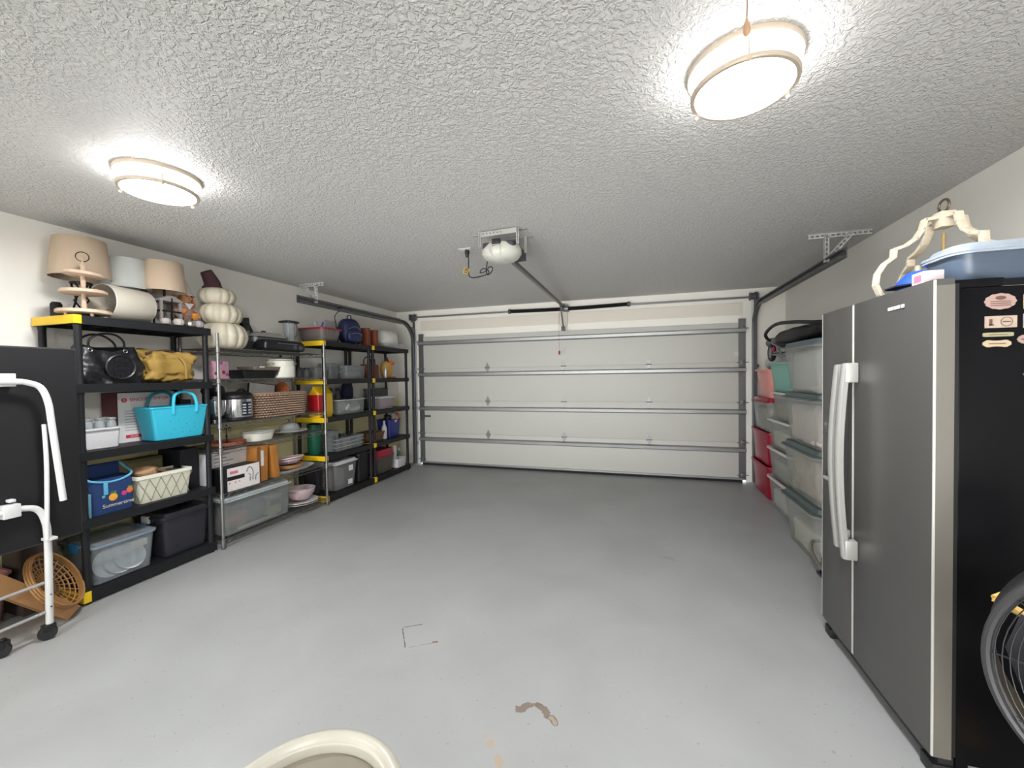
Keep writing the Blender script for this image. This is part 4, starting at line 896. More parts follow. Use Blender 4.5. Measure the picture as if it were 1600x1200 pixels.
MB().lathe([(0.11, 0), (0.122, 0.01), (0.124, 0.035)], 40).build('base_ring', AB, t); MB().lathe([(0.122, 0.035), (0.124, 0.04), (0.124, 0.20), (0.12, 0.203)], 40).build('body', PS, t)
MB().lathe([(0.126, 0.20), (0.132, 0.215), (0.13, 0.235), (0.10, 0.262), (0.05, 0.272), (0.0001, 0.274)], 40, c0=True).build('lid', AB, t)
MB().tube(smooth_path([(0.05, -0.04, 0.262), (0.05, -0.02, 0.285), (0.05, 0.03, 0.285), (0.05, 0.05, 0.262)]), 0.01, 8).build('lid_handle', AB, t)
R = []
b = MB(); 
for z0, z1, r in ((0.05, 0.175, 0.130),):
    for z in (z0, z1):
        pass
    a0, a1 = -0.38, 0.30
    arc = [(r * math.cos(a0 + (a1 - a0) * k / 10), r * math.sin(a0 + (a1 - a0) * k / 10)) for k in range(11)] + [((r - 0.012) * math.cos(a1 - (a1 - a0) * k / 10), (r - 0.012) * math.sin(a1 - (a1 - a0) * k / 10)) for k in range(11)]
    b.prism(arc, z0, z1)
kp = b.build('keypad', mat('keypad_navy', (26, 32, 50), 0.3), t)
for i in range(4):
    for j in (-1, 1):
        a = -0.04 + j * 0.2; MB().box(0.1295, 0.133, -0.014, 0.014, -0.006, 0.006, M=Matrix.Rotation(a, 4, 'Z') @ Matrix.Translation((0, 0, 0.072 + i * 0.026))).build('button', mat('button_gray', (176, 180, 184), 0.4), kp)
# wicker basket
def wicker_basket(name, label, x, y, z, hx, hy, h, r, m, rows=11, taper=0.9, per=90, tr=0.0085):
    t = thing(name, label, 'basket', (x, y, z))
    for k in range(rows):
        u = (k + 0.5) / rows; f = taper + (1 - taper) * u
        base = rrect(0, 0, 0, hx * f, hy * f, r, 8); N = len(base)
        L = [0]; 
        for i in range(N): L.append(L[-1] + (base[(i + 1) % N] - base[i]).length)
        pts = []; n = per
        for i in range(n):
            s = L[-1] * i / n; j = max(q for q in range(N) if L[q] <= s); w = (s - L[j]) / max(1e-6, (L[j + 1] - L[j])); p = base[j].lerp(base[(j + 1) % N], w)
            nr = Vector((p.x / hx ** 2, p.y / hy ** 2, 0)).normalized(); pts.append(p + nr * 0.006 * (1 if (i + k) % 2 else -1) + Vector((0, 0, h * u)))
        b = MB(); b.tube(pts, tr * (0.9 + 0.2 * random.random()), 6, closed=True); b.build('woven_row', m, t)
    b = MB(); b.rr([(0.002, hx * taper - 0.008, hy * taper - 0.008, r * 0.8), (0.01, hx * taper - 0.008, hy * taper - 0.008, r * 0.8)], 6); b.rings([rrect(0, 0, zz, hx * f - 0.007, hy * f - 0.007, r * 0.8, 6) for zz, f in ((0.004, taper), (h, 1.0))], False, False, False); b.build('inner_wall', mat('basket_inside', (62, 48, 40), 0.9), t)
    b = MB(); b.tube(rrect(0, 0, h + 0.004, hx, hy, r, 6), tr * 1.25, 8, closed=True); b.build('rim', m, t)
    return t
wicker_basket('wicker_basket', 'large brown woven oval basket on third wire shelf', -3.645, 3.345, Z0, 0.155, 0.36, 0.235, 0.14, mat('seagrass', (150, 124, 104), 0.85, var=0.6, scale=90), rows=10, taper=0.93, per=110, tr=0.0092)
solid('framed_print', 'black edged white print leaning inside the wicker basket', 'frame', MB().box(-0.006, 0.006, -0.15, 0.15, -0.12, 0.12, M=Matrix.Rotation(-0.12, 4, 'X')), mat('print_paper', (206, 206, 204), 0.6), (-3.70, 3.245, Z0 + 0.215), bev=0.002)
b = MB(); M_ = Matrix.Rotation(-0.12, 4, 'X'); b.box(-0.009, 0.009, -0.155, 0.155, 0.118, 0.124, M=M_); b.box(-0.009, 0.009, -0.157, -0.15, -0.12, 0.124, M=M_); b.box(-0.009, 0.009, 0.15, 0.157, -0.12, 0.124, M=M_)
fo = bpy.data.objects['framed_print']; b.build('frame_edge', AB, fo)
solid('round_wooden_board', 'reddish round wooden board standing in the wicker basket', 'board', MB().lathe([(0.0001, -0.01), (0.10, -0.01), (0.105, 0.0), (0.10, 0.01), (0.0001, 0.01)], 32, M=Matrix.Rotation(PI / 2 - 0.2, 4, 'X'), c0=False, c1=False), mat('sienna_wood', (166, 92, 54), 0.5), (-3.68, 3.47, Z0 + 0.245))

# ------------------------------------------------------------------ wire rack fourth shelf (z .868)
Z0 = 0.869
t = thing('iron_tray_stand', 'reddish brown scalloped tray with dark iron finial handle', 'tray', (-3.62, 2.80, Z0))
MB().lathe([(0.08, 0), (0.15, 0.006), (0.158, 0.035), (0.15, 0.035), (0.14, 0.012), (0.0001, 0.010)], 60, lobes=14, amp=0.05, c1=False).build('dish', mat('terracotta_glaze', (142, 84, 66), 0.5, var=0.25, scale=30), t)
MB().lathe([(0.008, 0.01), (0.005, 0.05), (0.009, 0.08), (0.004, 0.10), (0.004, 0.16), (0.012, 0.17), (0.003, 0.19)], 12).build('finial', IRON, t)
b = MB(); b.tube(circ((0, 0.03, 0.145), 0.014, 12, 'x'), 0.003, 6, closed=True); b.tube(circ((0, -0.028, 0.15), 0.012, 12, 'x'), 0.003, 6, closed=True); b.tube([(0, -0.03, 0.16), (0, 0.045, 0.15)], 0.003, 6); b.build('scroll_handle', IRON, t)
t = thing('casserole_dish', 'oval white ceramic baking dish on fourth wire shelf', 'dish', (-3.60, 3.11, Z0), 0.1)
MB().rr([(0.0, 0.09, 0.13, 0.08), (0.075, 0.105, 0.15, 0.09), (0.08, 0.112, 0.157, 0.09), (0.082, 0.098, 0.142, 0.085), (0.01, 0.082, 0.12, 0.075)], 6).build('bowl', mat('cream_enamel', (0, 0, 0)), t)
b = MB()
for k in range(40):
    a = 2 * PI * k / 40
MB().rr([(0.083, 0.113, 0.158, 0.09), (0.088, 0.110, 0.155, 0.09), (0.088, 0.1, 0.145, 0.085)], 6, c0=False, c1=False).build('rim', WHITEM, t)
t = thing('cake_plate', 'clear glass cake plate with small dome on fourth wire shelf', 'cake stand', (-3.62, 3.51, Z0))
MB().lathe([(0.0001, 0), (0.05, 0.0), (0.02, 0.012), (0.02, 0.022), (0.15, 0.028), (0.178, 0.042), (0.175, 0.045), (0.14, 0.033), (0.0001, 0.031)], 40, c0=False, c1=False).build('plate', mat('frosted_glass', (210, 212, 206), 0.2, alpha=0.7), t); MB().lathe([(0.10, 0.034), (0.10, 0.075), (0.08, 0.11), (0.03, 0.13), (0.0001, 0.133)], 32, c0=False).build('dome', GLASS, t); MB().lathe([(0.008, 0.132), (0.014, 0.15), (0.006, 0.16)], 12).build('knob', CHROME, t)

# ------------------------------------------------------------------ wire rack fifth shelf (z .473)
Z0 = 0.474
t, hx, hy, h = box_thing('cookware_box', 'white carton with green dish picture above the faucet box', 'box', -3.86, -3.63, 2.64, 3.03, Z0, Z0 + 0.345, wh, bev=0.002)
b = MB(); pts = [(-hy * 0.85 + 1.6 * hy * k / 12, 0.05 + 0.10 * math.sin(PI * k / 12) ** 0.6) for k in range(13)] + [(hy * 0.75, 0.02), (-hy * 0.85, 0.02)]; b.prism(pts, hx, hx + 0.0015, 'x'); b.build('dish_picture', mat('sage_print', (146, 162, 142), 0.6), t)
for (y, z, r, c) in ((-0.165, 0.10, 0.025, (210, 160, 90)), (-0.15, 0.06, 0.025, (190, 60, 34)), (-0.178, 0.05, 0.02, (226, 190, 130))): MB().lathe([(0.0001, 0), (r, 0.0), (r * 0.8, 0.002)], 14, M=Matrix.Translation((hx + 0.001, y, z)) @ Matrix.Rotation(PI / 2, 4, 'Y')).build('food_picture', mat(f'food_{c[0]}', c, 0.6), t)
b = MB()
for k, w in enumerate((0.22, 0.16, 0.26, 0.2)): b.box(hx, hx + 0.001, -0.15, -0.15 + w * 0.7, 0.31 - k * 0.032, 0.317 - k * 0.032)
b.build('printed_lines', SG, t)
t, hx, hy, h = box_thing('faucet_box', 'white and black faucet carton with pink brand strip', 'box', -3.65, -3.465, 2.645, 2.995, Z0, Z0 + 0.205, mat('carton_black', (20, 20, 24), 0.5), bev=0.002)
MB().box(hx, hx + 0.001, -hy + 0.03, hy, 0.0, h).build('front_print', wh, t)
b = MB(); b.box(hx + 0.001, hx + 0.0018, -hy + 0.03, 0.02, 0.095, 0.13); b.build('black_strip', mat('carton_black', (0, 0, 0)), t)
b = MB(); b.box(hx + 0.001, hx + 0.0018, -hy + 0.055, -0.045, 0.15, 0.175); b.build('pink_strip', mat('pink_print', (214, 110, 140), 0.6), t)
FM = mat('faucet_print', (112, 112, 118), 0.4)
b = MB(); b.tube(smooth_path([(hx + 0.002, 0.10, 0.055), (hx + 0.002, 0.105, 0.13), (hx + 0.002, 0.085, 0.175), (hx + 0.002, 0.055, 0.175), (hx + 0.002, 0.04, 0.14)]), 0.004, 6); b.tube([(hx + 0.002, 0.075, 0.05), (hx + 0.002, 0.075, 0.09)], 0.004, 6); b.tube([(hx + 0.002, 0.13, 0.045), (hx + 0.002, 0.135, 0.09), (hx + 0.002, 0.16, 0.105)], 0.004, 6); b.tube([(hx + 0.002, 0.06, 0.12), (hx + 0.002, 0.085, 0.10)], 0.003, 6); b.build('faucet_picture', FM, t)
b = MB()
for y in (-0.125, -0.07, -0.03): b.lathe([(0.0001, 0), (0.008, 0), (0.007, 0.001)], 10, M=Matrix.Translation((hx + 0.001, y, 0.072)) @ Matrix.Rotation(PI / 2, 4, 'Y'))
b.build('icons', mat('pink_print', (0, 0, 0)), t)
for (lab, y, w, lean, hh) in (('wide oak wooden block with white tag on fifth wire shelf', 3.06, 0.075, 0.05, 0.345), ('narrow oak wooden block leaning beside the tagged block', 3.215, 0.05, -0.10, 0.33)):
    t = thing('wooden_block', lab, 'wooden block', (-3.60, y, Z0), 0.0, 'oak blocks on the wire rack')
    b = MB(); b.prism([(-w, 0.0), (w * 0.75, 0.0), (w * (0.9), hh), (-w * 0.75, hh)] if w > 0.06 else [(-w * 0.5, 0.0), (w, 0.0), (w * 0.4, hh), (-w * 1.1, hh)], -0.12, 0.10, 'x'); b.build('block', WOOD, t, bev=0.004)
    if w > 0.06:
        MB().box(0.10, 0.1012, -0.035, 0.015, 0.15, 0.30).build('paper_tag', wh, t)
        MB().prism([(-w, 0), (-w * 0.3, 0.0), (-w * 0.3, hh * 0.98), (-w * 0.75, hh * 0.98)], 0.101, 0.106, 'x').build('side_slat', mat('oak_dark', (128, 84, 40), 0.55), t)
t = thing('serving_tray', 'white oval serving tray under the round baskets', 'tray', (-3.63, 3.50, Z0))
MB().rr([(0.0, 0.11, 0.22, 0.10), (0.03, 0.15, 0.27, 0.13), (0.034, 0.155, 0.275, 0.13), (0.034, 0.14, 0.26, 0.12), (0.008, 0.10, 0.21, 0.09)], 8).build('dish', WHITEP, t)
t = thing('round_tray', 'round tan woven charger on the white tray', 'tray', (-3.63, 3.50, Z0 + 0.036)); MB().lathe([(0.0001, 0), (0.12, 0.0), (0.148, 0.035), (0.14, 0.037), (0.115, 0.008)], 40, c1=False).build('weave', mat('tan_weave', (190, 140, 92), 0.8, bump=0.6, scale=160, var=0.2), t)
LIL = mat('lilac_cloth', (168, 150, 182), 0.8)
t = thing('wire_bowl', 'pale round wire rimmed bowl lined with lilac cloth', 'bowl', (-3.63, 3.50, Z0 + 0.076), rot=(0.0, -0.12, 0)); MB().lathe([(0.0001, 0), (0.09, 0.0), (0.15, 0.055), (0.145, 0.058), (0.085, 0.008)], 40, c1=False).build('cloth_lining', LIL, t)
b = MB(); b.tube(circ((0, 0, 0.062), 0.152, 40), 0.006, 8, closed=True); b.tube(circ((0, 0, 0.035), 0.132, 40), 0.004, 6, closed=True)
for k in range(8): a = 2 * PI * k / 8; b.tube([(0.152 * math.cos(a), 0.152 * math.sin(a), 0.062), (0.095 * math.cos(a), 0.095 * math.sin(a), 0.002)], 0.003, 6)
b.build('rim_wire', mat('peach_rim', (226, 200, 178), 0.5), t)

# ------------------------------------------------------------------ wire rack bottom (z .078)
Z0 = 0.08
t = tub('storage_bin', 'large clear lidded bin filling the wire rack bottom shelf', 'bin', -3.87, -3.45, 2.635, 3.37, Z0, Z0 + 0.335, CLEARR, rim=CLEARR, lid=mat('milky_lid', (190, 198, 198), 0.3, alpha=0.85), lidh=0.025, taper=0.93)
solid('bubble_wrapped_decor', 'tan and rust wrapped decorations at left in large clear bin', 'decorations', blob(0.14, 0.14, 0.09, 0.25, 9, 0.7, 41), mat('tan_rust', (170, 118, 88), 0.8, var=0.4, scale=14), (-3.65, 2.82, Z0 + 0.012), kind='stuff')
solid('gray_wrapped_item', 'grey wrapped item in middle of large clear bin', 'parcel', blob(0.13, 0.11, 0.10, 0.15, 8, 0.6, 42), mat('wrap_gray', (120, 124, 128), 0.6), (-3.67, 3.06, Z0 + 0.012))
t, hx, hy, h = box_thing('small_carton', 'yellow labelled carton at right inside large clear bin', 'box', -3.74, -3.56, 3.175, 3.325, Z0 + 0.012, Z0 + 0.18, mat('card_yellow', (190, 182, 130), 0.7)); MB().box(hx, hx + 0.002, -0.06, 0.06, 0.09, 0.14).build('label_panel', mat('label_dark', (98, 104, 112), 0.6), t); MB().box(-hx - 0.005, hx + 0.005, -hy - 0.005, hy + 0.005, h, h + 0.03).build('lid', WHITEP, t, bev=0.003)
solid('wooden_spatula', 'pale flat wooden strip along front bottom of clear bin', 'utensil', MB().box(-0.012, 0.012, -0.2, 0.2, 0, 0.02), mat('pale_strip', (214, 204, 180), 0.6), (-3.50, 2.99, Z0 + 0.014), bev=0.006)
plt = None
for k in range(2):
    p = thing('white_plate', ('lower white plate under pink bowls at rack bottom right', 'upper white plate under pink bowls at rack bottom right')[k], 'plate', (-3.61 + 0.01 * k, 3.60 - 0.01 * k, Z0 + 0.022 * k + 0.001), 0, 'plates under the pink bowls')
    MB().lathe([(0.0001, 0), (0.10, 0.0), (0.16, 0.018), (0.198, 0.022), (0.196, 0.026), (0.15, 0.023), (0.09, 0.006), (0.0001, 0.006)], 40, c0=False, c1=False).build('disc', WHITEM, p); MB().lathe([(0.088, -0.001), (0.092, -0.001), (0.092, 0.002), (0.088, 0.002)], 24, c0=False, c1=False).build('foot_ring', WHITEM, p)
PKM = mat('pink_ceramic', (226, 190, 192), 0.35)
for k, (yy, r, hh, lab) in enumerate(((3.57, 0.105, 0.075, 'shallow pink bowl in front on the white plates'), (3.62, 0.15, 0.115, 'wide clear bowl with pink lining on the white plates'))):
    p = thing('pink_bowl', lab, 'bowl', (-3.60, yy, Z0 + 0.052 if k else Z0 + 0.066), 0, 'pink bowls on the bottom wire shelf')
    MB().lathe([(0.0001, 0), (r * 0.6, 0.0), (r * 0.95, hh * 0.6), (r, hh), (r - 0.004, hh), (r * 0.9, hh * 0.6), (r * 0.55, 0.006), (0.0001, 0.006)], 36, c0=False, c1=False).build('bowl', PKM if not k else mat('pale_pink_glass', (224, 206, 208), 0.2, alpha=0.55), p)
    MB().tube(circ((0, 0, hh), r - 0.002, 36), 0.003, 6, closed=True).build('rim', WHITEM, p)

# ================================================================== SECOND BLACK UNIT (y 3.865 - 4.765)
Z0 = 1.906
t = tub('storage_bin', 'grey storage bin with crimson rim on top of middle black unit', 'bin', -3.88, -3.48, 3.885, 4.24, Z0, Z0 + 0.165, mat('taupe_plastic', (112, 104, 100), 0.45), rim=RED, taper=0.84, rr_=0.05, rimh=0.02, ribs=3)
t = thing('blue_hose_clip', 'bent white and blue cable sticking up from crimson rimmed bin', 'cable', (-3.66, 4.05, Z0 + 0.14))
MB().tube(smooth_path([(0, -0.07, 0.02), (0, -0.09, 0.09), (0, -0.05, 0.115), (0, -0.01, 0.10), (0, 0.02, 0.07), (0, 0.02, 0.0)]), 0.005, 8).build('white_cable', mat('cable_white', (190, 196, 214), 0.5), t); MB().tube(smooth_path([(0, 0.045, 0.11), (0, 0.02, 0.07), (0, 0.02, 0.0)]), 0.008, 8).build('blue_end', mat('cable_blue', (40, 70, 170), 0.5), t)
t = thing('backpack', 'navy backpack standing on top of the middle black unit', 'backpack', (-3.63, 4.53, Z0), -0.15)
NB = mat('navy_nylon', (30, 40, 78), 0.5, bump=0.2, scale=80)
blob(0.10, 0.155, 0.175, 0.05, 6, 0.75, 51, 32, 20).build('body', NB, t); blob(0.05, 0.12, 0.09, 0.05, 6, 0.7, 52, 28, 16).build('front_pocket', NB, t, (0.085, 0.0, 0.02))
b = MB(); b.tube(smooth_path([(0.10, -0.10, 0.20), (0.11, 0, 0.235), (0.10, 0.10, 0.20)]), 0.004, 6); b.tube(smooth_path([(0.135, -0.09, 0.13), (0.14, 0, 0.15), (0.135, 0.09, 0.13)]), 0.0035, 6); b.build('zips', mat('zip_gray', (120, 128, 150), 0.5), t)
MB().tube(smooth_path([(0, -0.03, 0.33), (0, -0.025, 0.385), (0, 0.025, 0.385), (0, 0.03, 0.33)]), 0.007, 8).build('top_handle', NB, t); MB().tube(smooth_path([(-0.07, 0.12, 0.30), (-0.02, 0.185, 0.20), (0.02, 0.175, 0.08), (-0.02, 0.15, 0.02)]), 0.014, 8).build('shoulder_strap', DARK, t)
solid('white_sheet', 'white board leaning on the wall behind the navy backpack', 'board', MB().box(-0.006, 0.006, -0.11, 0.11, 0, 0.33, M=Matrix.Rotation(-0.15, 4, 'Y')), WHITEP, (-3.83, 4.46, Z0), bev=0.002)
t = thing('cable_coil', 'thin dark cable hanging from the track behind the navy backpack', 'cable', (-3.70, 4.20, Z0 + 0.0)); MB().tube(smooth_path([(0.13, 0.28, 0.44), (0.10, 0.13, 0.42), (0.04, 0.10, 0.35), (0.02, 0.14, 0.25), (0.0, 0.20, 0.14), (-0.02, 0.22, 0.01)]), 0.005, 6).build('cable', DARK, t)
MB().tube(smooth_path([(0.14, 0.30, 0.43), (0.14, 0.16, 0.41), (0.15, 0.02, 0.42), (0.15, 0.12, 0.46), (0.155, 0.3, 0.46)]), 0.007, 6).build('cable', DARK, t)
for y, h_, lab in ((4.80, 0.25, 'left upright of brown wooden bookend pair on black unit'), (4.98, 0.24, 'right upright of brown wooden bookend pair on black unit')):
    t = thing('wooden_bookend', lab, 'bookend', (-3.585, y, Z0), 0, 'brown wooden bookends')
    MB().box(-0.06, 0.06, -0.03, 0.03, 0.02, h_).build('upright', RUST, t, bev=0.003); MB().box(-0.075, 0.075, -0.055, 0.055, 0, 0.022).build('base', RUST, t, bev=0.003); MB().box(0.0, 0.05, -0.045, 0.045, 0.022, 0.06).build('block', RUST, t, bev=0.003)
Z0 = 1.456
for (n, lab, x0, x1, y0, y1, h_) in (('bin', 'small clear lidded bin behind left post of middle black unit', -3.84, -3.60, 3.90, 4.10, 0.14), ('bin', 'tall clear container with domed top in middle black unit', -3.80, -3.60, 4.13, 4.30, 0.20), ('bin', 'wide clear bin with silver contents in middle black unit', -3.80, -3.52, 4.33, 4.72, 0.175)):
    tub('clear_bin', lab, 'bin', x0, x1, y0, y1, Z0, Z0 + h_, CLEARR, rim=CLEARR, taper=0.94, rr_=0.02, rimw=0.006)
solid('gray_pouch', 'grey pouch inside the small clear bin behind left post', 'pouch', blob(0.09, 0.075, 0.05, 0.15, 10, 0.6, 61), mat('wrap_gray', (0, 0, 0)), (-3.72, 4.0, Z0 + 0.006))
solid('silver_tins', 'silver foil packets lying in wide clear bin', 'packets', blob(0.11, 0.16, 0.045, 0.3, 14, 0.6, 62), mat('foil', (186, 186, 190), 0.3, 0.5), (-3.66, 4.525, Z0 + 0.006), kind='stuff')
solid('white_tin', 'pale tin inside the tall clear container', 'tin', MB().lathe([(0.05, 0), (0.05, 0.11), (0.045, 0.115)], 20), mat('pale_tin', (176, 174, 170), 0.4), (-3.70, 4.215, Z0 + 0.006))
Z0 = 1.006
t = thing('snack_bag', 'yellow and red snack bag at left of middle black unit', 'bag', (-3.62, 3.98, Z0))
b = MB(); b.rr([(0, 0.07, 0.11, 0.02), (0.05, 0.085, 0.125, 0.03), (0.28, 0.08, 0.12, 0.03), (0.345, 0.012, 0.12, 0.006), (0.37, 0.004, 0.12, 0.003)], 5); b.build('bag', mat('snack_yellow', (232, 186, 30), 0.35, bump=0.3, scale=30), t)
MB().rr([(0.06, 0.0875, 0.05, 0.02), (0.27, 0.083, 0.05, 0.02)], 4, c=(0, -0.078)).build('red_panel', mat('snack_red', (176, 26, 34), 0.4), t)
tub('clear_bin', 'long clear bin of white cloths on third shelf of middle unit', 'bin', -3.82, -3.51, 4.17, 4.70, Z0, Z0 + 0.19, CLEARR, rim=mat('milky_lid', (0, 0, 0)), taper=0.93, rr_=0.03)
solid('white_cloths', 'rolled white cloths filling the long clear bin', 'cloths', blob(0.13, 0.22, 0.075, 0.2, 14, 0.5, 63, 48, 24), mat('white_cloth', (206, 202, 200), 0.9), (-3.665, 4.435, Z0 + 0.008), kind='stuff')
solid('dark_purse', 'dark purse lying on the white cloths in long bin', 'purse', blob(0.05, 0.07, 0.025, 0.2, 14, 0.7, 64), GRAYD, (-3.62, 4.32, Z0 + 0.15))
solid('navy_jacket', 'navy jacket hanging behind the posts of the black units', 'jacket', blob(0.06, 0.09, 0.19, 0.12, 8, 0.7, 65), mat('navy_cloth', (0, 0, 0)), (-3.80, 4.66, Z0 + 0.02))
for k in range(2):
    t = thing('gray_bottle', ('grey capped bottle nearer the yellow snack bag', 'grey capped bottle nearer the navy jacket')[k], 'bottle', (-3.82, 4.38 + 0.12 * k, Z0), 0, 'grey bottles behind the clear bin'); MB().lathe([(0.035, 0), (0.04, 0.01), (0.04, 0.22), (0.02, 0.27), (0.02, 0.30)], 18).build('body', mat('bottle_gray', (90, 92, 94), 0.4), t); MB().lathe([(0.024, 0.295), (0.024, 0.33)], 14).build('cap', AB, t)
Z0 = 0.556
t = thing('green_canister', 'dark green canister seen through the wire rack', 'canister', (-3.72, 3.97, Z0)); MB().lathe([(0.07, 0), (0.075, 0.01), (0.08, 0.33), (0.076, 0.335)], 28).build('body', mat('canister_green', (20, 96, 74), 0.4), t); MB().lathe([(0.083, 0.33), (0.083, 0.36), (0.06, 0.37)], 28).build('lid', mat('canister_lid', (16, 70, 56), 0.4), t)
tub('clear_bin', 'clear bin with coloured packets beside green canister', 'bin', -3.84, -3.57, 4.09, 4.25, Z0, Z0 + 0.26, CLEARR, taper=0.94, rr_=0.02)
t = thing('organizer_case', 'clear stacked organizer case with coloured craft supplies', 'organizer', (-3.645, 4.40, Z0))
MB().rr([(0, 0.10, 0.25, 0.02), (0.155, 0.11, 0.265, 0.02), (0.155, 0.105, 0.26, 0.02), (0.005, 0.095, 0.245, 0.02)], 4).build('case', CLEARR, t)
for k in range(3):
    MB().rr([(0.048 * k + 0.044, 0.112, 0.267, 0.02), (0.048 * k + 0.05, 0.112, 0.267, 0.02)], 4).build('tray_divider', mat('milky_lid', (0, 0, 0)), t)
    for j, c in enumerate(((150, 120, 160), (196, 190, 200), (204, 140, 150), (90, 124, 160), (206, 198, 190))): MB().box(-0.08, 0.09, -0.22 + j * 0.09, -0.145 + j * 0.09, 0.008 + 0.048 * k, 0.036 + 0.048 * k).build('supply_pack', mat(f'supply_{j}', c, 0.6), t, bev=0.004)
for k in range(4):
    t = thing('small_toy', f"small dark knick-knack on organizer case, {('nearest', 'second', 'third', 'farthest')[k]} from snack side", 'knick-knack', (-3.64, 4.22 + 0.09 * k, Z0 + 0.156), 0, 'knick-knacks on the organizer case'); blob(0.025, 0.03, 0.02 + 0.006 * (k % 2), 0.3, 30, 0.9, 70 + k, 14, 8).build('body', (GRAYD, DARK)[k % 2], t)
t = thing('brown_basket', 'flat brown basket tray behind posts of the corner units', 'basket', (-3.72, 4.69, Z0)); t.location = (-3.76, 4.70, Z0); t.location.y = 4.66
t.location = (-3.70, 5.03, Z0); MB().rr([(0, 0.12, 0.13, 0.03), (0.12, 0.14, 0.16, 0.04), (0.12, 0.134, 0.154, 0.04), (0.01, 0.11, 0.12, 0.03)], 5).build('body', mat('brown_weave', (110, 84, 66), 0.85, bump=0.7, scale=120, var=0.3), t); MB().tube(rrect(0, 0, 0.12, 0.14, 0.16, 0.04, 5), 0.007, 8, closed=True).build('rim', mat('brown_weave', (0, 0, 0)), t)
Z0 = 0.087
t = tub('storage_bin', 'clear tote with white lid and printed labels on bottom shelf', 'bin', -3.87, -3.475, 4.03, 4.47, Z0, Z0 + 0.355, CLEARR, lid=WHITEP, lidh=0.03, taper=0.86, rr_=0.04)
for z, hh in ((0.21, 0.07), (0.04, 0.06)):
    MB().box(0.178 + z * 0.075, 0.1795 + z * 0.075, 0.02, 0.10, z, z + hh).build('paper_label', wh, t)
solid('pink_pouch', 'pink and grey pouches inside clear tote with white lid', 'pouch', blob(0.12, 0.13, 0.12, 0.2, 8, 0.6, 81), mat('pouch_pink', (176, 140, 140), 0.8), (-3.69, 4.2, Z0 + 0.01))
t = tub('storage_bin', 'black storage bin beside the white lidded tote', 'bin', -3.87, -3.49, 4.49, 4.75, Z0, Z0 + 0.40, mat('matte_black_bin', (20, 20, 24), 0.5), lid=AB, lidh=0.03, taper=0.92)
t = tub('storage_bin', 'grey translucent bin seen behind pink bowls', 'bin', -3.87, -3.62, 3.89, 4.015, Z0, Z0 + 0.30, SMOKE, taper=0.92)

# ================================================================== CORNER BLACK UNIT (y 4.79 - 5.70)
Z0 = 1.906
t = thing('wire_basket', 'low white wire basket holding white linens in the corner', 'basket', (-3.68, 5.40, Z0))
b = MB()
for z in (0.005, 0.035, 0.07): b.tube(rrect(0, 0, z, 0.17, 0.26, 0.04, 5), 0.003, 6, closed=True)
for k in range(22):
    y = -0.25 + 0.5 * k / 21; b.tube([(0.172, y, 0.0), (0.172, y, 0.07)], 0.002, 5); b.tube([(0.172, y, 0.004), (-0.172, y, 0.004)], 0.002, 5)
b.build('wire_frame', WHITEM, t)
solid('white_linens', 'heap of folded white linens in corner wire basket', 'linens', blob(0.15, 0.245, 0.14, 0.12, 6, 0.7, 91, 40, 24), mat('linen_white', (222, 220, 216), 0.9), (-3.69, 5.40, Z0 + 0.008))
Z0 = 1.456
t = thing('leather_tote', 'rust brown tote bag with dark handles in corner unit', 'bag', (-3.66, 4.98, Z0)); b = MB(); b.rr([(0, 0.07, 0.13, 0.02), (0.18, 0.05, 0.16, 0.02), (0.2, 0.04, 0.16, 0.02)], 5); b.build('body', mat('rust_leather', (122, 58, 44), 0.55), t)
for x in (-0.03, 0.035): MB().tube(smooth_path([(x, -0.09, 0.19), (x, -0.08, 0.27), (x, 0.0, 0.315), (x, 0.07, 0.27), (x, 0.08, 0.19)]), 0.008, 8).build('handle', mat('dark_leather', (52, 30, 26), 0.5), t)
t = thing('harvest_gnome', 'yellow and orange harvest gnome on corner unit', 'figurine', (-3.64, 5.36, Z0)); blob(0.075, 0.10, 0.13, 0.08, 8, 0.8, 93).build('body', mat('gnome_yellow', (204, 162, 84), 0.85, var=0.2, scale=12), t); MB().tube([(0, 0, 0.24), (0, 0.01, 0.28), (0, 0.02, 0.32)], [0.045, 0.028, 0.008], 14).build('hat', mat('gnome_hat', (88, 64, 50), 0.9), t); blob(0.035, 0.05, 0.03, 0.4, 20, 0.8, 94).build('orange_leaves', mat('gnome_orange', (214, 110, 50), 0.85), t, (0.055, 0.05, 0.20)); blob(0.05, 0.10, 0.012, 0.4, 20, 0.8, 95).build('leaf_base', mat('gnome_orange', (0, 0, 0)), t, (0.06, 0.05, 0))
t = thing('glitter_bottle', 'small silver beaded bottle beside the harvest gnome', 'bottle', (-3.53, 5.17, Z0)); MB().lathe([(0.02, 0), (0.026, 0.01), (0.02, 0.06), (0.025, 0.09), (0.018, 0.13), (0.012, 0.15)], 14, lobes=7, amp=0.1).build('body', mat('foil', (0, 0, 0)), t); MB().lathe([(0.014, 0.145), (0.014, 0.165)], 12).build('cap', CHROME, t)
Z0 = 1.006
t = tub('storage_bin', 'small pinkish bin with white lid on corner unit', 'bin', -3.78, -3.52, 5.02, 5.42, Z0, Z0 + 0.185, mat('mauve_clear', (168, 156, 160), 0.3, alpha=0.8), lid=WHITEP, lidh=0.02, taper=0.86)
t = tub('storage_bin', 'dark grey bin behind the small white lidded bin', 'bin', -3.89, -3.79, 5.10, 5.66, Z0, Z0 + 0.29, GRAYD, taper=0.95)
Z0 = 0.556
t = tub('utility_bin', 'navy blue bin overflowing with tools in corner unit', 'bin', -3.80, -3.53, 5.27, 5.58, Z0, Z0 + 0.27, mat('navy_plastic', (28, 38, 112), 0.4), taper=0.86, rr_=0.03)
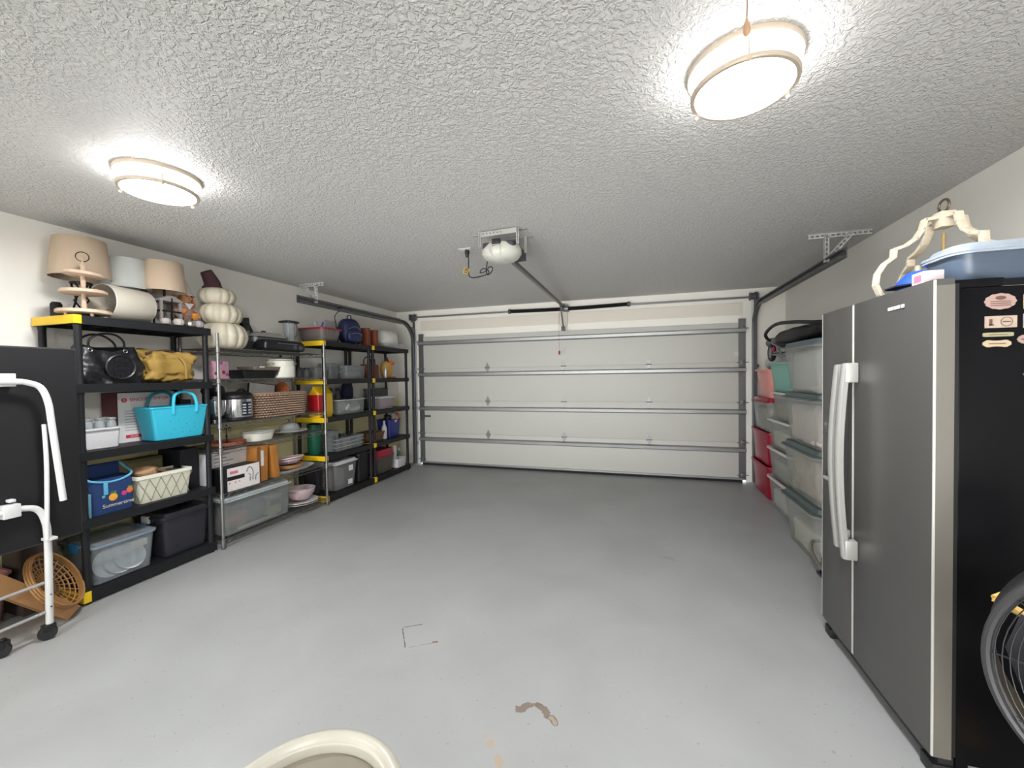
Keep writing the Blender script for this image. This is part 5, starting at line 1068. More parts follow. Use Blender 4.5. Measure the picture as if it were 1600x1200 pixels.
for k, (lab, c, dy, dz) in enumerate((('black handled tool sticking out left of navy bin', (24, 24, 26), -0.08, 0.04), ('orange tool at far right of navy bin', (220, 90, 40), 0.10, 0.05), ('peach cloth on top of navy bin', (214, 160, 140), 0.03, 0.02), ('grey handled tool standing in middle of navy bin', (120, 120, 124), -0.02, 0.06))):
    solid('hand_tool' if k != 2 else 'peach_cloth', lab, 'tool' if k != 2 else 'cloth', blob(0.05, 0.045, 0.055, 0.35, 18, 0.8, 100 + k), mat(f'tool_{k}', c, 0.6), (-3.62 + 0.02 * k, 5.42 + dy, Z0 + 0.20 + dz))
solid('white_bottle', 'white spray bottle left of the navy utility bin', 'bottle', MB().lathe([(0.035, 0), (0.04, 0.01), (0.04, 0.16), (0.016, 0.22), (0.016, 0.27)], 18), WHITEM, (-3.60, 5.215, Z0))
Z0 = 0.087
t = tub('storage_bin', 'grey bin with crimson lid on bottom of corner unit', 'bin', -3.86, -3.49, 4.87, 5.33, Z0, Z0 + 0.335, mat('dark_taupe', (84, 78, 72), 0.45), lid=RED, lidh=0.10, taper=0.88, rr_=0.04)
t = thing('spray_bottle_caddy', 'white plastic caddy with upright handle at unit corner', 'caddy', (-3.56, 5.49, Z0)); MB().rr([(0, 0.07, 0.11, 0.02), (0.13, 0.08, 0.12, 0.02), (0.13, 0.074, 0.114, 0.02), (0.01, 0.064, 0.104, 0.02)], 4).build('body', WHITEP, t); MB().box(-0.02, 0.02, -0.12, -0.05, 0.1, 0.34).build('upright_handle', WHITEP, t, bev=0.012)
t = thing('green_bottle', 'small green bottle at far right end of corner unit', 'bottle', (-3.64, 5.645, Z0)); MB().lathe([(0.022, 0), (0.026, 0.01), (0.026, 0.14), (0.014, 0.19), (0.014, 0.22)], 16).build('body', mat('bottle_green', (50, 116, 80), 0.3), t); MB().lathe([(0.017, 0.215), (0.017, 0.24)], 12).build('cap', WHITEP, t)

# ================================================================== FOLDED TABLE, left foreground
t = thing('folding_table', 'folded black top table with white tubular legs on casters', 'folding table', (-3.20, 1.30, 0))
PB = mat('table_black', (24, 24, 26), 0.6, bump=0.06, scale=400, spec=0.25)
b = MB(); x0, x1 = -0.055, -0.035
b.prism([(-1.30, 0.56), (0.275, 0.56), (0.275, 1.662), (-1.30, 1.662)], x0, x1, 'x'); b.build('table_top', PB, t, bev=0.0)
b = MB(); b.tube([(x1 - 0.01, -1.30, 0.556), (x1 - 0.01, 0.278, 0.556), (x1 - 0.01, 0.278, 1.666), (x1 - 0.01, -1.30, 1.666)], 0.007, 6); b.build('edge_trim', mat('edge_gray', (62, 62, 64), 0.4, 0.3), t)
WT = WHITEM
MB().tube([(0.03, -0.5, 1.485), (0.03, 0.02, 1.477)] + smooth_path([(0.03, 0.035, 1.473), (0.03, 0.09, 1.445), (0.033, 0.118, 1.36), (0.035, 0.13, 1.22), (0.035, 0.165, 0.79)]), 0.0155, 12).build('folded_leg', WT, t)
MB().tube(smooth_path([(0.012, 0.108, 1.235), (0.012, 0.112, 1.0), (0.02, 0.10, 0.62), (0.022, 0.098, 0.59)]), 0.010, 10).build('brace', WT, t)
MB().tube([(0.0, -0.5, 0.76), (0.0, 0.0, 0.785)] + smooth_path([(0.0, 0.02, 0.785), (0.0, 0.07, 0.765), (0.0, 0.10, 0.70), (-0.01, 0.115, 0.56), (-0.03, 0.118, 0.09)]), 0.0165, 12).build('standing_leg', WT, t)
for z in (1.486, 0.785):
    b = MB(); b.box(-0.035, 0.02, -0.06, 0.005, z - 0.035, z + 0.035); b.build('hinge_plate', WT, t, bev=0.004)
for z in (0.19, 0.26): MB().lathe([(0.004, 0), (0.004, 0.004)], 8, M=Matrix.Translation((-0.01, 0.118, z)) @ Matrix.Rotation(PI / 2, 4, 'Y')).build('adjust_hole', AB, t)
for z in (0.33, 0.16): MB().tube([(-0.02, -0.7, z - 0.02), (-0.03, 0.10, z)], 0.009, 8).build('stretcher', mat('stretcher_gray', (150, 150, 150), 0.4, 0.3), t)
MB().box(-0.04, 0.0, -0.03, -0.005, 0.83, 0.845).build('clip', WT, t, bev=0.003); MB().box(-0.03, 0.03, 0.095, 0.14, 0.575, 0.59).build('edge_clip', WT, t, bev=0.003)
for (y, x) in ((0.118, -0.03), (-0.05, -0.06)):
    b = MB(); b.lathe([(0.012, -0.014), (0.036, -0.014), (0.04, -0.008), (0.04, 0.008), (0.036, 0.014), (0.012, 0.014)], 24, M=Matrix.Translation((x, y - 0.01, 0.0405)) @ Matrix.Rotation(PI / 2, 4, 'Y') @ Matrix.Rotation(0.5, 4, 'X')); w = b.build('caster_wheel', mat('caster_black', (22, 22, 24), 0.45), t)
    b = MB(); b.box(-0.022, 0.022, -0.03, 0.02, 0.05, 0.088, M=Matrix.Translation((x, y, 0))); b.tube([(x, y, 0.08), (x, y, 0.10)], 0.012, 10); b.build('caster_fork', mat('caster_black', (0, 0, 0)), t, bev=0.005)

# things leaning beneath the table
def board_between(name, lab, cat, p0, p1, p2, th, m, **k):
    """thin slab given by bottom edge p0-p1 and top point p2"""
    p0, p1, p2 = Vector(p0), Vector(p1), Vector(p2); t = thing(name, lab, cat, p0)
    u = (p1 - p0); v = (p2 - p0); n = u.cross(v).normalized() * th
    V = [Vector(), u, u + v, v]; V += [q + n for q in V]
    b = MB().add(V, [(0, 1, 2, 3), (7, 6, 5, 4), (0, 4, 5, 1), (1, 5, 6, 2), (2, 6, 7, 3), (3, 7, 4, 0)])
    b.build('panel', m, t, bev=0.003); return t, u, v, n
t, u, v, n = board_between('cardboard_box', 'flat cardboard carton leaning under the folded table', 'cardboard', (-3.36, 1.555, 0.002), (-3.63, 1.555, 0.002), (-3.36, 1.13, 0.47), 0.085, CARD)
b = MB(); b.add([v * 0.0 + n * 1.02 + u * 0.02, u * 0.5 + n * 1.02, u * 0.5 + v + n * 1.02, u * 0.02 + v + n * 1.02], [(0, 1, 2, 3)])
MB().bar(v * 0.02 + u * 0.48 - n * 0.02, v * 0.98 + u * 0.48 - n * 0.02, 0.04, 0.001, up=n).build('packing_tape', mat('tape_tan', (196, 156, 104), 0.4), t)
# round open-weave wicker tray leaning
t = thing('woven_tray', 'round open weave wicker tray leaning beside the first unit', 'basket', (-3.44, 1.535, 0.245))
t.rotation_euler = Matrix((Vector((0.15, 0.66, -0.60)).normalized(), Vector((0.97, -0.10, 0.16)).normalized(), Vector((0, 0, 1)))).transposed().to_euler()
ax_u = Vector((0.0, 0.62, -0.78)).normalized(); ax_w = Vector((0.62, 0.62, 0.48)); ax_w = (ax_w - ax_u * ax_w.dot(ax_u)).normalized(); ax_v = ax_w.cross(ax_u)
t.rotation_euler = Matrix((ax_u, ax_v, ax_w)).transposed().to_euler()
WM = mat('honey_wicker', (150, 108, 62), 0.6, var=0.3, scale=40); RD = 0.19
for k in range(3): MB().tube(circ((0, 0, 0.012 * k), RD - 0.002 * k, 40), 0.008, 6, closed=True).build('rim_ring', WM, t)
for r in (0.045, 0.075, 0.105, 0.135, 0.165): MB().tube(circ((0, 0, -0.03 * (1 - (r / RD) ** 2)), r, 36), 0.0045, 5, closed=True).build('weave_ring', WM, t)
for k in range(24):
    a = 2 * PI * k / 24; MB().tube([(r * math.cos(a), r * math.sin(a), -0.03 * (1 - (r / RD) ** 2)) for r in (0.03, 0.07, 0.11, 0.15, 0.198)], 0.004, 5).build('spoke', WM, t)
t = tub('waste_bin', 'dusty pink tapered bin under the folded table, cut by frame', 'bin', -3.895, -3.67, 1.18, 1.475, 0.001, 0.31, mat('dusty_pink_plastic', (178, 128, 134), 0.5), taper=0.7, rr_=0.05)

# ================================================================== REFRIGERATOR
FY0, FY1, FXF = 1.797, 2.69, 1.0
fr = thing('refrigerator', 'stainless side by side refrigerator with black cabinet side', 'refrigerator', (FXF, (FY0 + FY1) / 2, 0))
hy = (FY1 - FY0) / 2; seam = 2.352 - (FY0 + FY1) / 2
CAB = mat('cabinet_black', (12, 12, 15), 0.3, bump=0.03, scale=200, spec=0.12)
b = MB(); b.box(0.075, 0.80, -hy + 0.012, hy - 0.012, 0.03, 1.752); b.build('cabinet', CAB, fr, bev=0.006)
SIDEM = mat('door_side_metal', (112, 109, 102), 0.45, 0.2)
def fdoor(y0, y1, nm):
    b = MB(); b.rings([[Vector((x, y, z)) for x, y in ((0.056, y0), (0.004, y0), (0.0, y0 + 0.006), (-0.004, (y0 + y1) / 2), (0.0, y1 - 0.006), (0.004, y1), (0.056, y1))] for z in (0.085, 1.787)]); d = b.build(nm, STAIN, fr, ang=50, bev=0.0)
    b = MB(); b.box(0.005, 0.0565, y0 - 0.001, y0 + 0.0, 0.087, 1.765); b.build('side_skin', SIDEM, d)
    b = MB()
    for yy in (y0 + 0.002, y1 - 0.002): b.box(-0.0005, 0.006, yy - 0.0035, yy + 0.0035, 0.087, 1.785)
    b.build('painted_edge_highlight', mat('edge_highlight_paint', (214, 212, 206), 0.3, 0.3), d, bev=0.002)  # pale strips that paint a highlight along the door edges
    b = MB(); b.box(0.057, 0.074, y0 + 0.01, y1 - 0.01, 0.09, 1.77); b.build('gasket', mat('gasket_black', (16, 16, 18), 0.7), d)
    return d
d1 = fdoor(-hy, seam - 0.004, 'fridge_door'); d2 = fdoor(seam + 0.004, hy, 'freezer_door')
HM = mat('handle_gray', (176, 176, 172), 0.3, 0.35)
for s, dd, zt, zb in ((-1, d1, 1.505, 0.57), (1, d2, 1.50, 0.60)):
    y = seam + s * 0.036
    R = []
    for k in range(21):
        u = k / 20; z = zb + (zt - zb) * u; x = -0.045 - 0.026 * math.sin(PI * u); R.append([Vector((x + px, y + py, z)) for px, py in ((0.012, -0.017), (-0.008, -0.019), (-0.014, -0.012), (-0.014, 0.012), (-0.008, 0.019), (0.012, 0.017))])
    b = MB(); b.rings(R); b.build('handle', HM, dd, ang=50)
    for z0, z1 in ((zt - 0.09, zt + 0.003), (zb - 0.003, zb + 0.09)):
        b = MB(); b.box(-0.052, -0.001, y - 0.02, y + 0.02, z0, z1); b.build('handle_mount', HM, dd, bev=0.006)
b = MB(); y0, y1 = 0.095 + 0.215, 0.395
y0 = seam + 0.08; y1 = hy - 0.055
b.box(-0.009, 0.0, y0, y1, 0.87, 1.235); dsp = b.build('dispenser', mat('dispenser_gray', (72, 72, 72), 0.4), d2, bev=0.006)
MB().box(-0.0105, -0.008, y0 + 0.02, y1 - 0.02, 0.905, 1.135).build('dispenser_recess', mat('recess_black', (8, 8, 12), 0.25), dsp, bev=0.004)
MB().box(-0.028, -0.008, y0 + 0.01, y1 - 0.01, 0.885, 0.90).build('drip_tray', HM, dsp, bev=0.004)
b = MB()
for k in range(4): b.box(-0.0105, -0.009, y0 + 0.03 + 0.05 * k, y0 + 0.055 + 0.05 * k, 1.175, 1.19)
b.build('dispenser_buttons', mat('button_dim', (110, 112, 114), 0.4), dsp)
b = MB()
for (ya, yb_, dz) in ((-0.185, -0.216, 0), (-0.223, -0.234, 0.002), (-0.238, -0.262, 0), (-0.27, -0.29, 0)): b.box(-0.0075, -0.004, yb_, ya, 1.713, 1.727)
b.build('badge', mat('badge_white', (226, 226, 224), 0.3, 0.2), d1, bev=0.0015)
b = MB(); b.box(0.03, 0.118, -hy + 0.02, hy - 0.02, 0.025, 0.08); b.build('kick_grille', mat('grille_black', (30, 30, 32), 0.5), fr, bev=0.004)
for y in (-hy + 0.03, hy - 0.06):
    b = MB(); b.box(0.01, 0.16, y - 0.02, y + 0.05, 0.0, 0.05); b.build('foot', mat('grille_black', (0, 0, 0)), fr, bev=0.006)
for y in (-hy + 0.05, hy - 0.05): b = MB(); b.box(0.03, 0.20, y - 0.035, y + 0.035, 1.752, 1.783); b.build('hinge_cover', CAB, fr, bev=0.008)
b = MB(); b.box(0.11, 0.20, -hy + 0.002, -hy + 0.012, 0.035, 0.07); b.build('corner_bracket', HM, fr)
# magnets on the black side (things lying on the fridge)
def magnet(lab, x0, x1, z0, z1, shape, c, kind):
    cx, cz, a, c_ = (x0 + x1) / 2, (z0 + z1) / 2, (x1 - x0) / 2, (z1 - z0) / 2
    t = thing('fridge_magnet', lab, 'magnet', (cx, FY0 + 0.0125, cz), 0, 'magnets on the refrigerator side')
    n = 40; poly = []
    for k in range(n):
        th = 2 * PI * k / n
        if shape == 'oval': q = 1 + 0.035 * math.cos(12 * th); poly.append((a * q * math.cos(th), c_ * q * math.sin(th)))
        elif shape == 'rect': pass
        elif shape == 'scroll': q = abs(math.cos(th)) ** 0.6; poly.append((a * math.copysign(q, math.cos(th)), c_ * math.copysign(abs(math.sin(th)) ** 0.6, math.sin(th)) * (1 + 0.15 * math.cos(6 * th))))
        else: q = abs(math.cos(th)) ** 0.25; poly.append((a * math.copysign(q, math.cos(th)), c_ * math.copysign(abs(math.sin(th)) ** 0.25, math.sin(th))))
    if shape == 'rect': poly = [(-a, -c_), (a, -c_), (a, c_), (-a, c_)]
    MB().prism(poly, -0.004, 0.0, 'y').build('plaque', mat(f'plaque_{c[0]}_{c[1]}', c, 0.6, var=0.1, scale=40), t)
    dk = mat('plaque_ink', (96, 70, 60), 0.7); b = MB()
    if kind == 'stamp':
        b.box(-a * 0.75, -a * 0.55, -0.0048, -0.004, -c_ * 0.6, c_ * 0.5); b.box(-a * 0.75, -a * 0.45, -0.0048, -0.004, -c_ * 0.6, -c_ * 0.4); b.tube(circ((a * 0.35, -0.004, 0), c_ * 0.75, 24, 'y'), 0.0012, 5, closed=True); b.box(a * 0.1, a * 0.6, -0.0048, -0.004, -c_ * 0.1, c_ * 0.08)
    elif kind == 'lines':
        for j in range(4): b.box(-a * 0.6, a * 0.6, -0.0048, -0.004, c_ * (0.55 - 0.4 * j) - c_ * 0.05, c_ * (0.55 - 0.4 * j) + c_ * 0.05)
    elif kind == 'crest':
        b.prism([(0.35 * a * math.cos(q), c_ * 0.45 + 0.25 * c_ * math.sin(q)) for q in [2 * PI * j / 12 for j in range(12)]], -0.0048, -0.004, 'y')
        for j in range(3): b.box(-a * 0.65, a * 0.65, -0.0048, -0.004, c_ * (0.0 - 0.25 * j) - c_ * 0.04, c_ * (0.0 - 0.25 * j) + c_ * 0.04)
    else: b.box(-a * 0.6, a * 0.6, -0.0048, -0.004, -c_ * 0.12, c_ * 0.12)
    b.build('printed_lines', dk, t)
magnet('large oval pink magnet at upper left of fridge side', 1.142, 1.224, 1.672, 1.726, 'oval', (164, 137, 129), 'crest')
magnet('rectangular cream magnet with number one and round stamp', 1.143, 1.226, 1.610, 1.650, 'rect', (174, 156, 141), 'stamp')
magnet('thin pale green bar magnet under the rectangular stamp magnet', 1.138, 1.218, 1.580, 1.594, 'round', (152, 147, 115), 'bar')
magnet('cream scroll shaped magnet at bottom of the left column', 1.138, 1.212, 1.545, 1.568, 'scroll', (179, 161, 134), 'bar')
magnet('tan rounded plaque magnet at top of the right column', 1.243, 1.280, 1.668, 1.722, 'round', (168, 154, 122), 'lines')
magnet('small white note magnet in middle of right column', 1.243, 1.274, 1.607, 1.654, 'rect', (168, 162, 157), 'lines')
magnet('small pink oval magnet at bottom of the right column', 1.228, 1.274, 1.553, 1.584, 'oval', (159, 134, 127), 'bar')
t = thing('wall_hook', 'thin grey metal hook stuck on the fridge side', 'hook', (1.262, FY0 + 0.0125, 1.425)); MB().prism([(-0.02, 0.028), (0.08, 0.03), (0.08, 0.02), (0.03, 0.012), (0.02, -0.02)], -0.006, 0.0, 'y').build('plate', HM, t); MB().tube(smooth_path([(0.05, -0.003, 0.02), (0.055, -0.03, 0.0), (0.05, -0.03, 0.02)]), 0.003, 6).build('hook', HM, t)

# on top of the refrigerator
ZT = 1.7535
t = tub('storage_tote', 'translucent blue grey tote with clear lid on refrigerator', 'bin', 1.085, 1.53, 1.845, 2.07, 1.792, 1.925, mat('slate_clear', (84, 98, 116), 0.3, alpha=0.85), rim=mat('pale_rim_blue', (160, 172, 186), 0.3), lid=mat('pale_clear_lid', (168, 180, 192), 0.25, alpha=0.7), lidh=0.028, taper=0.93, rr_=0.05)
t.location.z = 1.7875
solid('gray_blanket', 'dark slate blanket folded inside the tote on refrigerator', 'blanket', blob(0.17, 0.08, 0.042, 0.1, 6, 0.5, 110), mat('slate_cloth', (84, 96, 116), 0.9), (1.305, 1.957, 1.795))
t, hx, hy_, h = box_thing('label_box', 'small white and pink carton beside the tote on refrigerator', 'box', 1.035, 1.095, 1.86, 1.93, 1.7885, 1.835, mat('carton_white_pink', (196, 184, 188), 0.6)); t.location = (1.045, 1.915, 1.7885)
MB().box(-hx - 0.0008, -hx, -0.02, 0.02, 0.01, 0.035).build('pink_print', mat('pink_print', (0, 0, 0)), t)
t = thing('baseball_hat', 'bright blue cap tucked behind the tote on refrigerator', 'cap', (1.165, 2.17, 1.79)); MB().lathe([(0.075, 0), (0.085, 0.02), (0.08, 0.06), (0.05, 0.095), (0.0001, 0.105)], 28).build('crown', mat('cap_blue', (34, 84, 190), 0.6), t); MB().rr([(0.03, 0.05, 0.065, 0.03), (0.036, 0.05, 0.065, 0.03)], 5, c=(-0.07, -0.02)).build('brim', mat('navy_cloth', (0, 0, 0)), t)
# white wooden lantern chandelier: quatrefoil frames
t = thing('wooden_chandelier', 'cream wooden quatrefoil lantern chandelier lying on refrigerator', 'chandelier', (1.345, 2.36, 1.79), 0.10)
CW_ = mat('distressed_cream', (224, 212, 190), 0.6, var=0.08, scale=30)
half = [(0.0, 0.375), (0.075, 0.365), (0.085, 0.325), (0.11, 0.285), (0.15, 0.255), (0.195, 0.24), (0.197, 0.205), (0.235, 0.175), (0.262, 0.13), (0.268, 0.08), (0.25, 0.035), (0.22, 0.008)]
for rz in (0.0, PI / 2):
    for s in (-1, 1):
        b = MB(); pts = [Vector((s * a * math.cos(rz), s * a * math.sin(rz), z)) for a, z in half]
        for i in range(len(pts) - 1):
            d = (pts[i + 1] - pts[i]).normalized() * 0.006
            b.bar(pts[i] - d, pts[i + 1] + d, 0.032, 0.014, up=(-math.sin(rz), math.cos(rz), 0)) if False else b.bar(pts[i] - d, pts[i + 1] + d, 0.014, 0.032, up=(-math.sin(rz), math.cos(rz), 0))
        b.build('frame_arm', CW_, t, bev=0.002)
b = MB(); b.box(-0.028, 0.028, -0.028, 0.028, 0.325, 0.395); b.build('top_block', CW_, t, bev=0.003)
MB().tube(circ((0, 0, 0.425), 0.028, 20, 'x'), 0.005, 8, closed=True).build('hanging_ring', mat('antique_bronze', (110, 96, 80), 0.4, 0.7), t)
MB().tube([(0, 0, 0.30), (0, 0, 0.05)], 0.006, 8).build('center_rod', mat('antique_gold', (190, 160, 104), 0.4, 0.5), t)
MB().lathe([(0.0001, 0.05), (0.11, 0.055), (0.12, 0.075), (0.0001, 0.08)], 24, c=(0, 0, 0)).build('candle_pan', mat('antique_gold', (0, 0, 0)), t)
for k in range(4):
    a = PI / 4 + PI / 2 * k; MB().lathe([(0.012, 0.08), (0.012, 0.17), (0.006, 0.175)], 12, c=(0.085 * math.cos(a), 0.085 * math.sin(a), 0)).build('candle_sleeve', CW_, t)

# ================================================================== STACKS ON THE RIGHT WALL
FROST = mat('frosted_plastic', (220, 222, 219), 0.3, alpha=0.22)
FILL = mat('white_packing', (232, 230, 226), 0.9, bump=0.5, scale=40, var=0.12)
def right_bin(lab, x0, y0, y1, z0, z1, m, lid=None, rim=None, x1=1.85, taper=0.88, lidh=0.035, group=None, fill=None, fcol=None, fseed=1, open_=False, frac=0.8):
    t = tub('storage_tote', lab, 'bin', x0, x1, y0, y1, z0, z1, m, rim=rim or m, lid=lid, lidh=lidh, taper=taper, rr_=0.05, rimw=0.02, rimh=0.02, group=group)
    if fill:
        hx, hy, hz = (x1 - x0) / 2 * taper - 0.03, (y1 - y0) / 2 * 0.88 - 0.02, (z1 - z0 - 0.05) / 2 * frac
        solid('packed_contents', fill, 'contents', blob(hx, hy, hz, 0.09, 13, 0.22, fseed, 60, 36), fcol or FILL, ((x0 + x1) / 2, (y0 + y1) / 2, z0 + 0.006), kind='stuff')
    return t
G1 = 'tall clear totes with dark green lids'
GY0, GY1, GX0 = 3.46, 4.21, 1.235
cols = (mat('fill_cream', (228, 222, 206), 0.9, bump=0.5, scale=30, var=0.25), mat('fill_multi', (206, 186, 166), 0.9, bump=0.5, scale=20, var=0.5), mat('fill_blush', (232, 214, 210), 0.9, bump=0.5, scale=30, var=0.15), FILL)
zz = (0.0, 0.445, 0.875, 1.295, 1.715)
for k, (a, f) in enumerate((('tall clear tote at floor level, lowest of green lidded stack', 'cream wrapped goods low in the bottom green lidded tote'), ('tall clear tote second from floor in green lidded stack', 'tan and blush goods in second green lidded tote'), ('tall clear tote third from floor in green lidded stack', 'blush wrapped goods in third green lidded tote'), ('tall clear tote at top of stack, under black stroller', 'white wrapped goods in topmost green lidded tote'))):
    right_bin(a, GX0, GY0, GY1, zz[k] + 0.001, zz[k + 1] - 0.001, FROST, lid=GREEND if k < 3 else mat('slate_lid', (84, 96, 104), 0.45), lidh=0.04, group=G1, fill=f, fcol=cols[k], fseed=120 + k, frac=(0.55, 0.9, 0.9, 0.92)[k], taper=0.86)
G2 = 'clear totes with pale rims'
for k, (z0, z1, a, f) in enumerate(((0.0, 0.335, 'clear tote with pale rim at floor beside crimson bins', 'white paper goods in lowest pale rimmed tote'), (0.336, 0.655, 'clear tote with pale rim second from floor', 'pale goods in second pale rimmed tote'), (0.656, 0.965, 'clear tote with pale rim third from floor', 'cream goods in third pale rimmed tote'), (0.966, 1.26, 'clear tote with pale rim just under the mint bin', 'beige toys in tote under the mint bin'))):
    right_bin(a, 1.375, 4.40 if k < 3 else 4.42, 5.16 if k < 3 else 5.02, z0 + 0.001, z1, FROST, rim=mat('pale_rim', (200, 202, 200), 0.4), group=G2, fill=f, fcol=(cols[3], mat('fill_pale', (186, 184, 176), 0.9, var=0.2, scale=12), cols[0], mat('fill_beige', (176, 166, 136), 0.9, var=0.35, scale=16))[k], fseed=130 + k, frac=0.7)
right_bin('mint green open bin on top of the pale rimmed totes', 1.365, 4.34, 5.08, 1.262, 1.565, mat('mint_plastic', (124, 182, 168), 0.45), group=None, taper=0.84)
right_bin('crimson bin standing on the floor beside garage door', 1.40, 5.22, 5.90, 0.001, 0.385, RED, rim=RED, taper=0.88)
right_bin('crimson bin stacked second from floor beside garage door', 1.40, 5.22, 5.90, 0.386, 0.775, RED, rim=RED, taper=0.88)
right_bin('clear tote with crimson lid stacked on the crimson bins', 1.40, 5.20, 5.88, 0.777, 1.165, FROST, lid=RED, lidh=0.045, taper=0.88, fill='grey and white goods in the crimson lidded tote', fcol=mat('fill_gray', (170, 166, 156), 0.9, var=0.4, scale=18), fseed=141)
right_bin('salmon pink open bin on top of crimson lidded tote', 1.40, 5.20, 5.72, 1.167, 1.50, mat('salmon_plastic', (222, 150, 140), 0.45), taper=0.82)
solid('plastic_bags', 'bundled translucent plastic bags above the salmon pink bin', 'bags', blob(0.14, 0.20, 0.16, 0.3, 8, 0.8, 151, 36, 22), mat('bag_white', (198, 198, 192), 0.4), (1.62, 5.47, 1.46), kind='stuff')
# folded stroller on top
t = thing('folded_stroller', 'folded black and grey stroller lying across the tote stacks', 'stroller', (1.50, 4.40, 1.60))
SB = mat('stroller_black', (22, 20, 26), 0.6); SGY = mat('stroller_gray', (112, 110, 112), 0.85)
MB().tube(smooth_path([(-0.15, 0.53, 0.21), (-0.20, 0.45, 0.27), (-0.21, 0.1, 0.325), (-0.20, -0.35, 0.295), (-0.20, -0.80, 0.24), (-0.05, -0.85, 0.24), (0.05, -0.3, 0.27), (0.05, 0.3, 0.25), (-0.08, 0.53, 0.21)], closed=True), 0.016, 8, closed=True).build('handle_bar', SB, t)
blob(0.15, 0.55, 0.065, 0.12, 6, 0.6, 161).build('seat_fabric', SB, t, (-0.03, -0.15, 0.14)); blob(0.12, 0.17, 0.055, 0.1, 7, 0.8, 162).build('canopy', SGY, t, (-0.02, 0.62, 0.13))
for (x, y, z) in ((-0.13, 0.50, 0.07), (0.14, 0.50, 0.07)):
    M_ = Matrix.Translation((x, y, z)) @ Matrix.Rotation(PI / 2, 4, 'Y')
    w = MB().lathe([(0.055, -0.018), (0.085, -0.018), (0.092, -0.008), (0.092, 0.008), (0.085, 0.018), (0.055, 0.018)], 28, M=M_, c0=False, c1=False).build('wheel', SB, t); MB().lathe([(0.0001, -0.014), (0.06, -0.016), (0.06, 0.016), (0.0001, 0.014)], 24, M=M_).build('hub', mat('hub_gray', (130, 130, 134), 0.4, 0.3), w)
MB().tube([(0.14, 0.50, 0.07), (-0.13, 0.50, 0.07)], 0.009, 8).build('axle', GRAYD, t)
MB().lathe([(0.02, -0.01), (0.03, 0.0), (0.02, 0.012)], 14, M=Matrix.Translation((-0.155, 0.36, 0.10)) @ Matrix.Rotation(PI / 2, 4, 'Y')).build('red_joint', mat('joint_red', (160, 20, 60), 0.4), t)
b = MB()
for a, q in (((-0.13, 0.50, 0.07), (-0.15, 0.15, 0.07)), ((-0.14, 0.42, 0.05), (-0.15, 0.05, 0.02)), ((-0.15, 0.30, 0.14), (-0.15, 0.12, 0.03)), ((0.14, 0.5, 0.07), (0.13, 0.0, 0.12)), ((-0.15, 0.4, 0.16), (-0.15, 0.15, 0.10))): b.tube([a, q], 0.010, 8)
b.build('frame_tubes', mat('tube_gray', (120, 122, 126), 0.4, 0.4), t)
# folded black stool / step by the floor
t = thing('folding_chair', 'folded black and grey chair lying on floor beside refrigerator', 'chair', (1.42, 3.15, 0.0))
b = MB(); b.rr([(0.07, 0.15, 0.27, 0.04), (0.08, 0.165, 0.285, 0.05), (0.125, 0.165, 0.285, 0.05), (0.14, 0.14, 0.26, 0.04)], 5); b.build('seat_pad', mat('pad_black', (40, 38, 38), 0.6), t)
b = MB(); b.tube(smooth_path([(-0.18, -0.30, 0.06), (-0.185, 0.25, 0.10), (-0.17, 0.40, 0.17), (-0.10, 0.43, 0.19), (0.2, 0.43, 0.19), (0.22, 0.3, 0.12), (0.22, -0.3, 0.05)]), 0.013, 10); b.build('tube_frame', mat('tube_taupe', (120, 114, 106), 0.35, 0.4), t)
b = MB(); b.tube([(-0.16, -0.3, 0.014), (-0.17, 0.28, 0.014), (0.18, 0.28, 0.014), (0.18, -0.3, 0.014)], 0.012, 8); b.tube([(-0.17, 0.26, 0.014), (-0.16, 0.2, 0.09)], 0.010, 8); b.build('rear_legs', AB, t)

# ================================================================== FOREGROUND
# fan on the right edge
t = thing('floor_fan', 'round black floor fan with silver rim at right edge', 'fan', (1.228, 1.30, 0.0), -0.62)
cz = 0.70; RR = 0.335
M_ = Matrix.Translation((0, 0, cz)) @ Matrix.Rotation(PI / 2, 4, 'X')
MB().lathe([(RR - 0.02, 0.07), (RR - 0.004, 0.075), (RR, 0.065), (RR, -0.065), (RR - 0.006, -0.075), (RR - 0.012, -0.065), (RR - 0.012, 0.06)], 64, M=M_, c0=False, c1=False).build('drum', mat('fan_black', (26, 26, 28), 0.4), t)
MB().tube([Vector((p.x, -0.08, p.z + cz)) for p in [Vector(q) for q in circ((0, 0, 0), RR - 0.004, 64, 'y')]], 0.010, 8, closed=True).build('rim', mat('fan_rim', (64, 64, 66), 0.4, 0.4), t)
for k in range(20):
    r = 0.06 + k * 0.0135; b = MB(); b.tube(circ((0, -0.082 - 0.018 * (1 - (r / RR) ** 2), cz), r, 48, 'y'), 0.0015, 5, closed=True); b.build('grille_ring', mat('grille_wire', (70, 70, 74), 0.3, 0.7), t)
b = MB()
for k in range(12): a = 2 * PI * k / 12; b.tube([(0.03 * math.cos(a), -0.10, cz + 0.03 * math.sin(a)), (RR * 0.98 * math.cos(a), -0.08, cz + RR * 0.98 * math.sin(a))], 0.0022, 5)
b.lathe([(0.0001, 0.105), (0.05, 0.10), (0.055, 0.09)], 24, M=M_); b.build('grille_spokes', mat('grille_wire', (0, 0, 0)), t)
